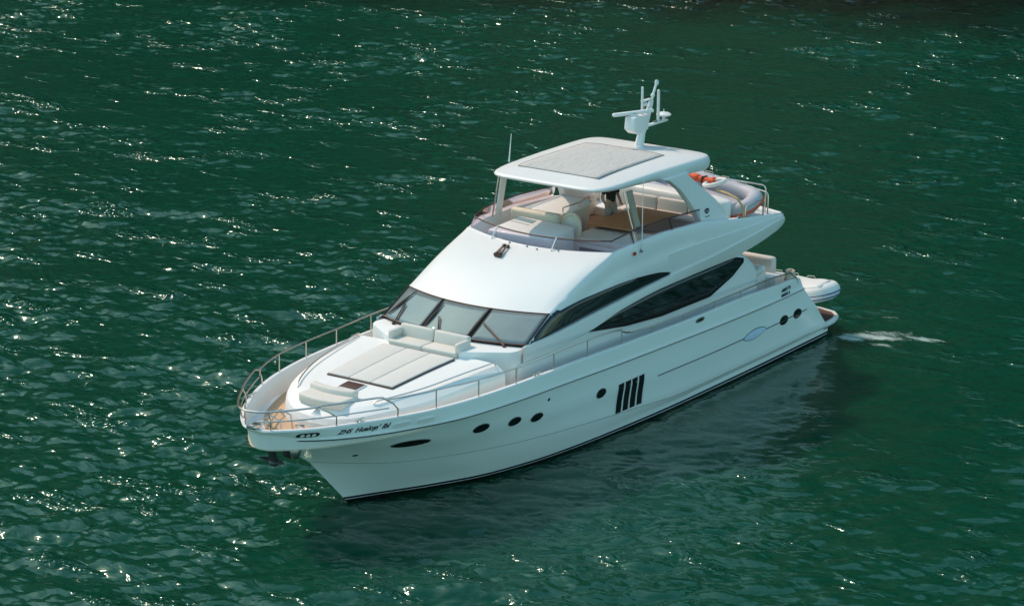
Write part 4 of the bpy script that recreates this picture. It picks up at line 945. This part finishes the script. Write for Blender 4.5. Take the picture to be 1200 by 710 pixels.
# ---- person at the table
def skin_mesh(name, verts, edges, radii, m, parent, sub=2):
    me = bpy.data.meshes.new(name); me.from_pydata(verts, edges, []); o = bpy.data.objects.new(name, me); COL.objects.link(o)
    o.parent = parent; q = o.modifiers.new('skin', 'SKIN')
    sv = me.skin_vertices[0].data if me.skin_vertices else None
    if sv is None:
        b = bmesh.new(); b.from_mesh(me); b.verts.layers.skin.verify(); b.to_mesh(me); b.free(); sv = me.skin_vertices[0].data
    for i, r_ in enumerate(radii): sv[i].radius = (r_, r_) if not hasattr(r_, '__len__') else r_; sv[i].use_root = (i == 0)
    q.use_smooth_shade = True
    s_ = o.modifiers.new('sub', 'SUBSURF'); s_.levels = sub; s_.render_levels = sub
    me.materials.append(M[m]); return o
def person(loc, rz):
    root = thing('person', 'person in black top and grey trousers standing by the flybridge table', 'person', loc, (0, 0, rz))
    # faces local +x; y left
    V = [(0, 0, .95), (0, 0, 1.10), (-.01, 0, 1.28), (0, 0, 1.42), (.01, 0, 1.50), (.02, 0, 1.56)]; E = [(0, 1), (1, 2), (2, 3), (3, 4), (4, 5)]; Rr = [(.15, .11), (.145, .105), (.165, .11), (.13, .09), .058, .055]
    def chain(start, pts, rad):
        p = start
        for q, r_ in zip(pts, rad): V.append(q); Rr.append(r_); E.append((p, len(V) - 1)); p = len(V) - 1
        return p
    chain(5, [(.03, 0, 1.63), (.03, 0, 1.70), (.02, 0, 1.755)], [.085, .095, .06])
    for s_ in (1, -1):
        chain(0, [(0, .10 * s_, .86), (.02, .11 * s_, .50), (-.02, .115 * s_, .10), (.12, .125 * s_, .04)], [.085, .06, .042, .035])
    chain(3, [(0, .19, 1.40), (-.04, .27, 1.14), (.12, .24, 1.00), (.18, .20, .97)], [.055, .045, .034, .03])
    chain(3, [(0, -.19, 1.40), (-.05, -.28, 1.14), (.10, -.24, .96), (.15, -.21, .93)], [.055, .045, .034, .03])
    bd = skin_mesh('body', V, E, Rr, 'skin', root)
    for s_, w_ in ((1, (.18, .20, .97)), (-1, (.15, -.21, .93))):
        for k in range(4):
            b0 = Vector(w_) + Vector((.01, -.03 * s_ + .02 * k * s_, 0)); L_ = (.07, .08, .075, .06)[k]
            MB().tube([tuple(b0), tuple(b0 + Vector((L_ * .5, 0, -.01))), tuple(b0 + Vector((L_ * .85, 0, -.035)))], [.010, .009, .007], 'skin', 8).build('finger', bd)
        b0 = Vector(w_) + Vector((-.01, -.035 * s_, 0)); MB().tube([tuple(b0), tuple(b0 + Vector((.03, -.03 * s_, .0))), tuple(b0 + Vector((.055, -.03 * s_, -.01)))], [.012, .010, .008], 'skin', 8).build('thumb', bd)
    MB().ball((.115, 0, 1.665), (.022, .014, .02), 'skin', u=10, v=8).build('nose', bd)
    for s_ in (1, -1):
        MB().ball((.105, .033 * s_, 1.695), (.01, .014, .008), 'hair', u=8, v=6).build('eye', bd); MB().ball((.03, .092 * s_, 1.675), (.025, .012, .03), 'skin', u=8, v=6).build('ear', bd)
    MB().box((.112, 0, 1.625), (.012, .05, .010), 'red', .004).build('mouth', bd)
    MB().ball((.0, 0, 1.725), (.108, .10, .085), 'hair').build('hair', root)
    V2 = [(0, 0, .98), (0, 0, 1.12), (-.01, 0, 1.28), (0, 0, 1.43), (0, .20, 1.40), (-.03, .25, 1.22), (0, -.20, 1.40), (-.035, -.25, 1.22)]
    skin_mesh('shirt', V2, [(0, 1), (1, 2), (2, 3), (3, 4), (4, 5), (3, 6), (6, 7)], [(.168, .125), (.165, .125), (.185, .13), (.14, .10), .072, .066, .072, .066], 'shirt', root)
    V3 = [(0, 0, 1.0), (0, 0, .92), (0, .10, .84), (.02, .11, .50), (-.02, .115, .10), (0, -.10, .84), (.02, -.11, .50), (-.02, -.115, .10)]
    skin_mesh('trousers', V3, [(0, 1), (1, 2), (2, 3), (3, 4), (1, 5), (5, 6), (6, 7)], [(.16, .12), (.17, .13), .105, .082, .07, .105, .082, .07], 'trouser', root)
    for s_ in (1, -1): MB().box((.06, .12 * s_, .035), (.27, .10, .07), 'rubber', .03).build('shoe', root)
person((-3.48, -.36, FZ + .002), R(70))
bpy.context.view_layer.update()
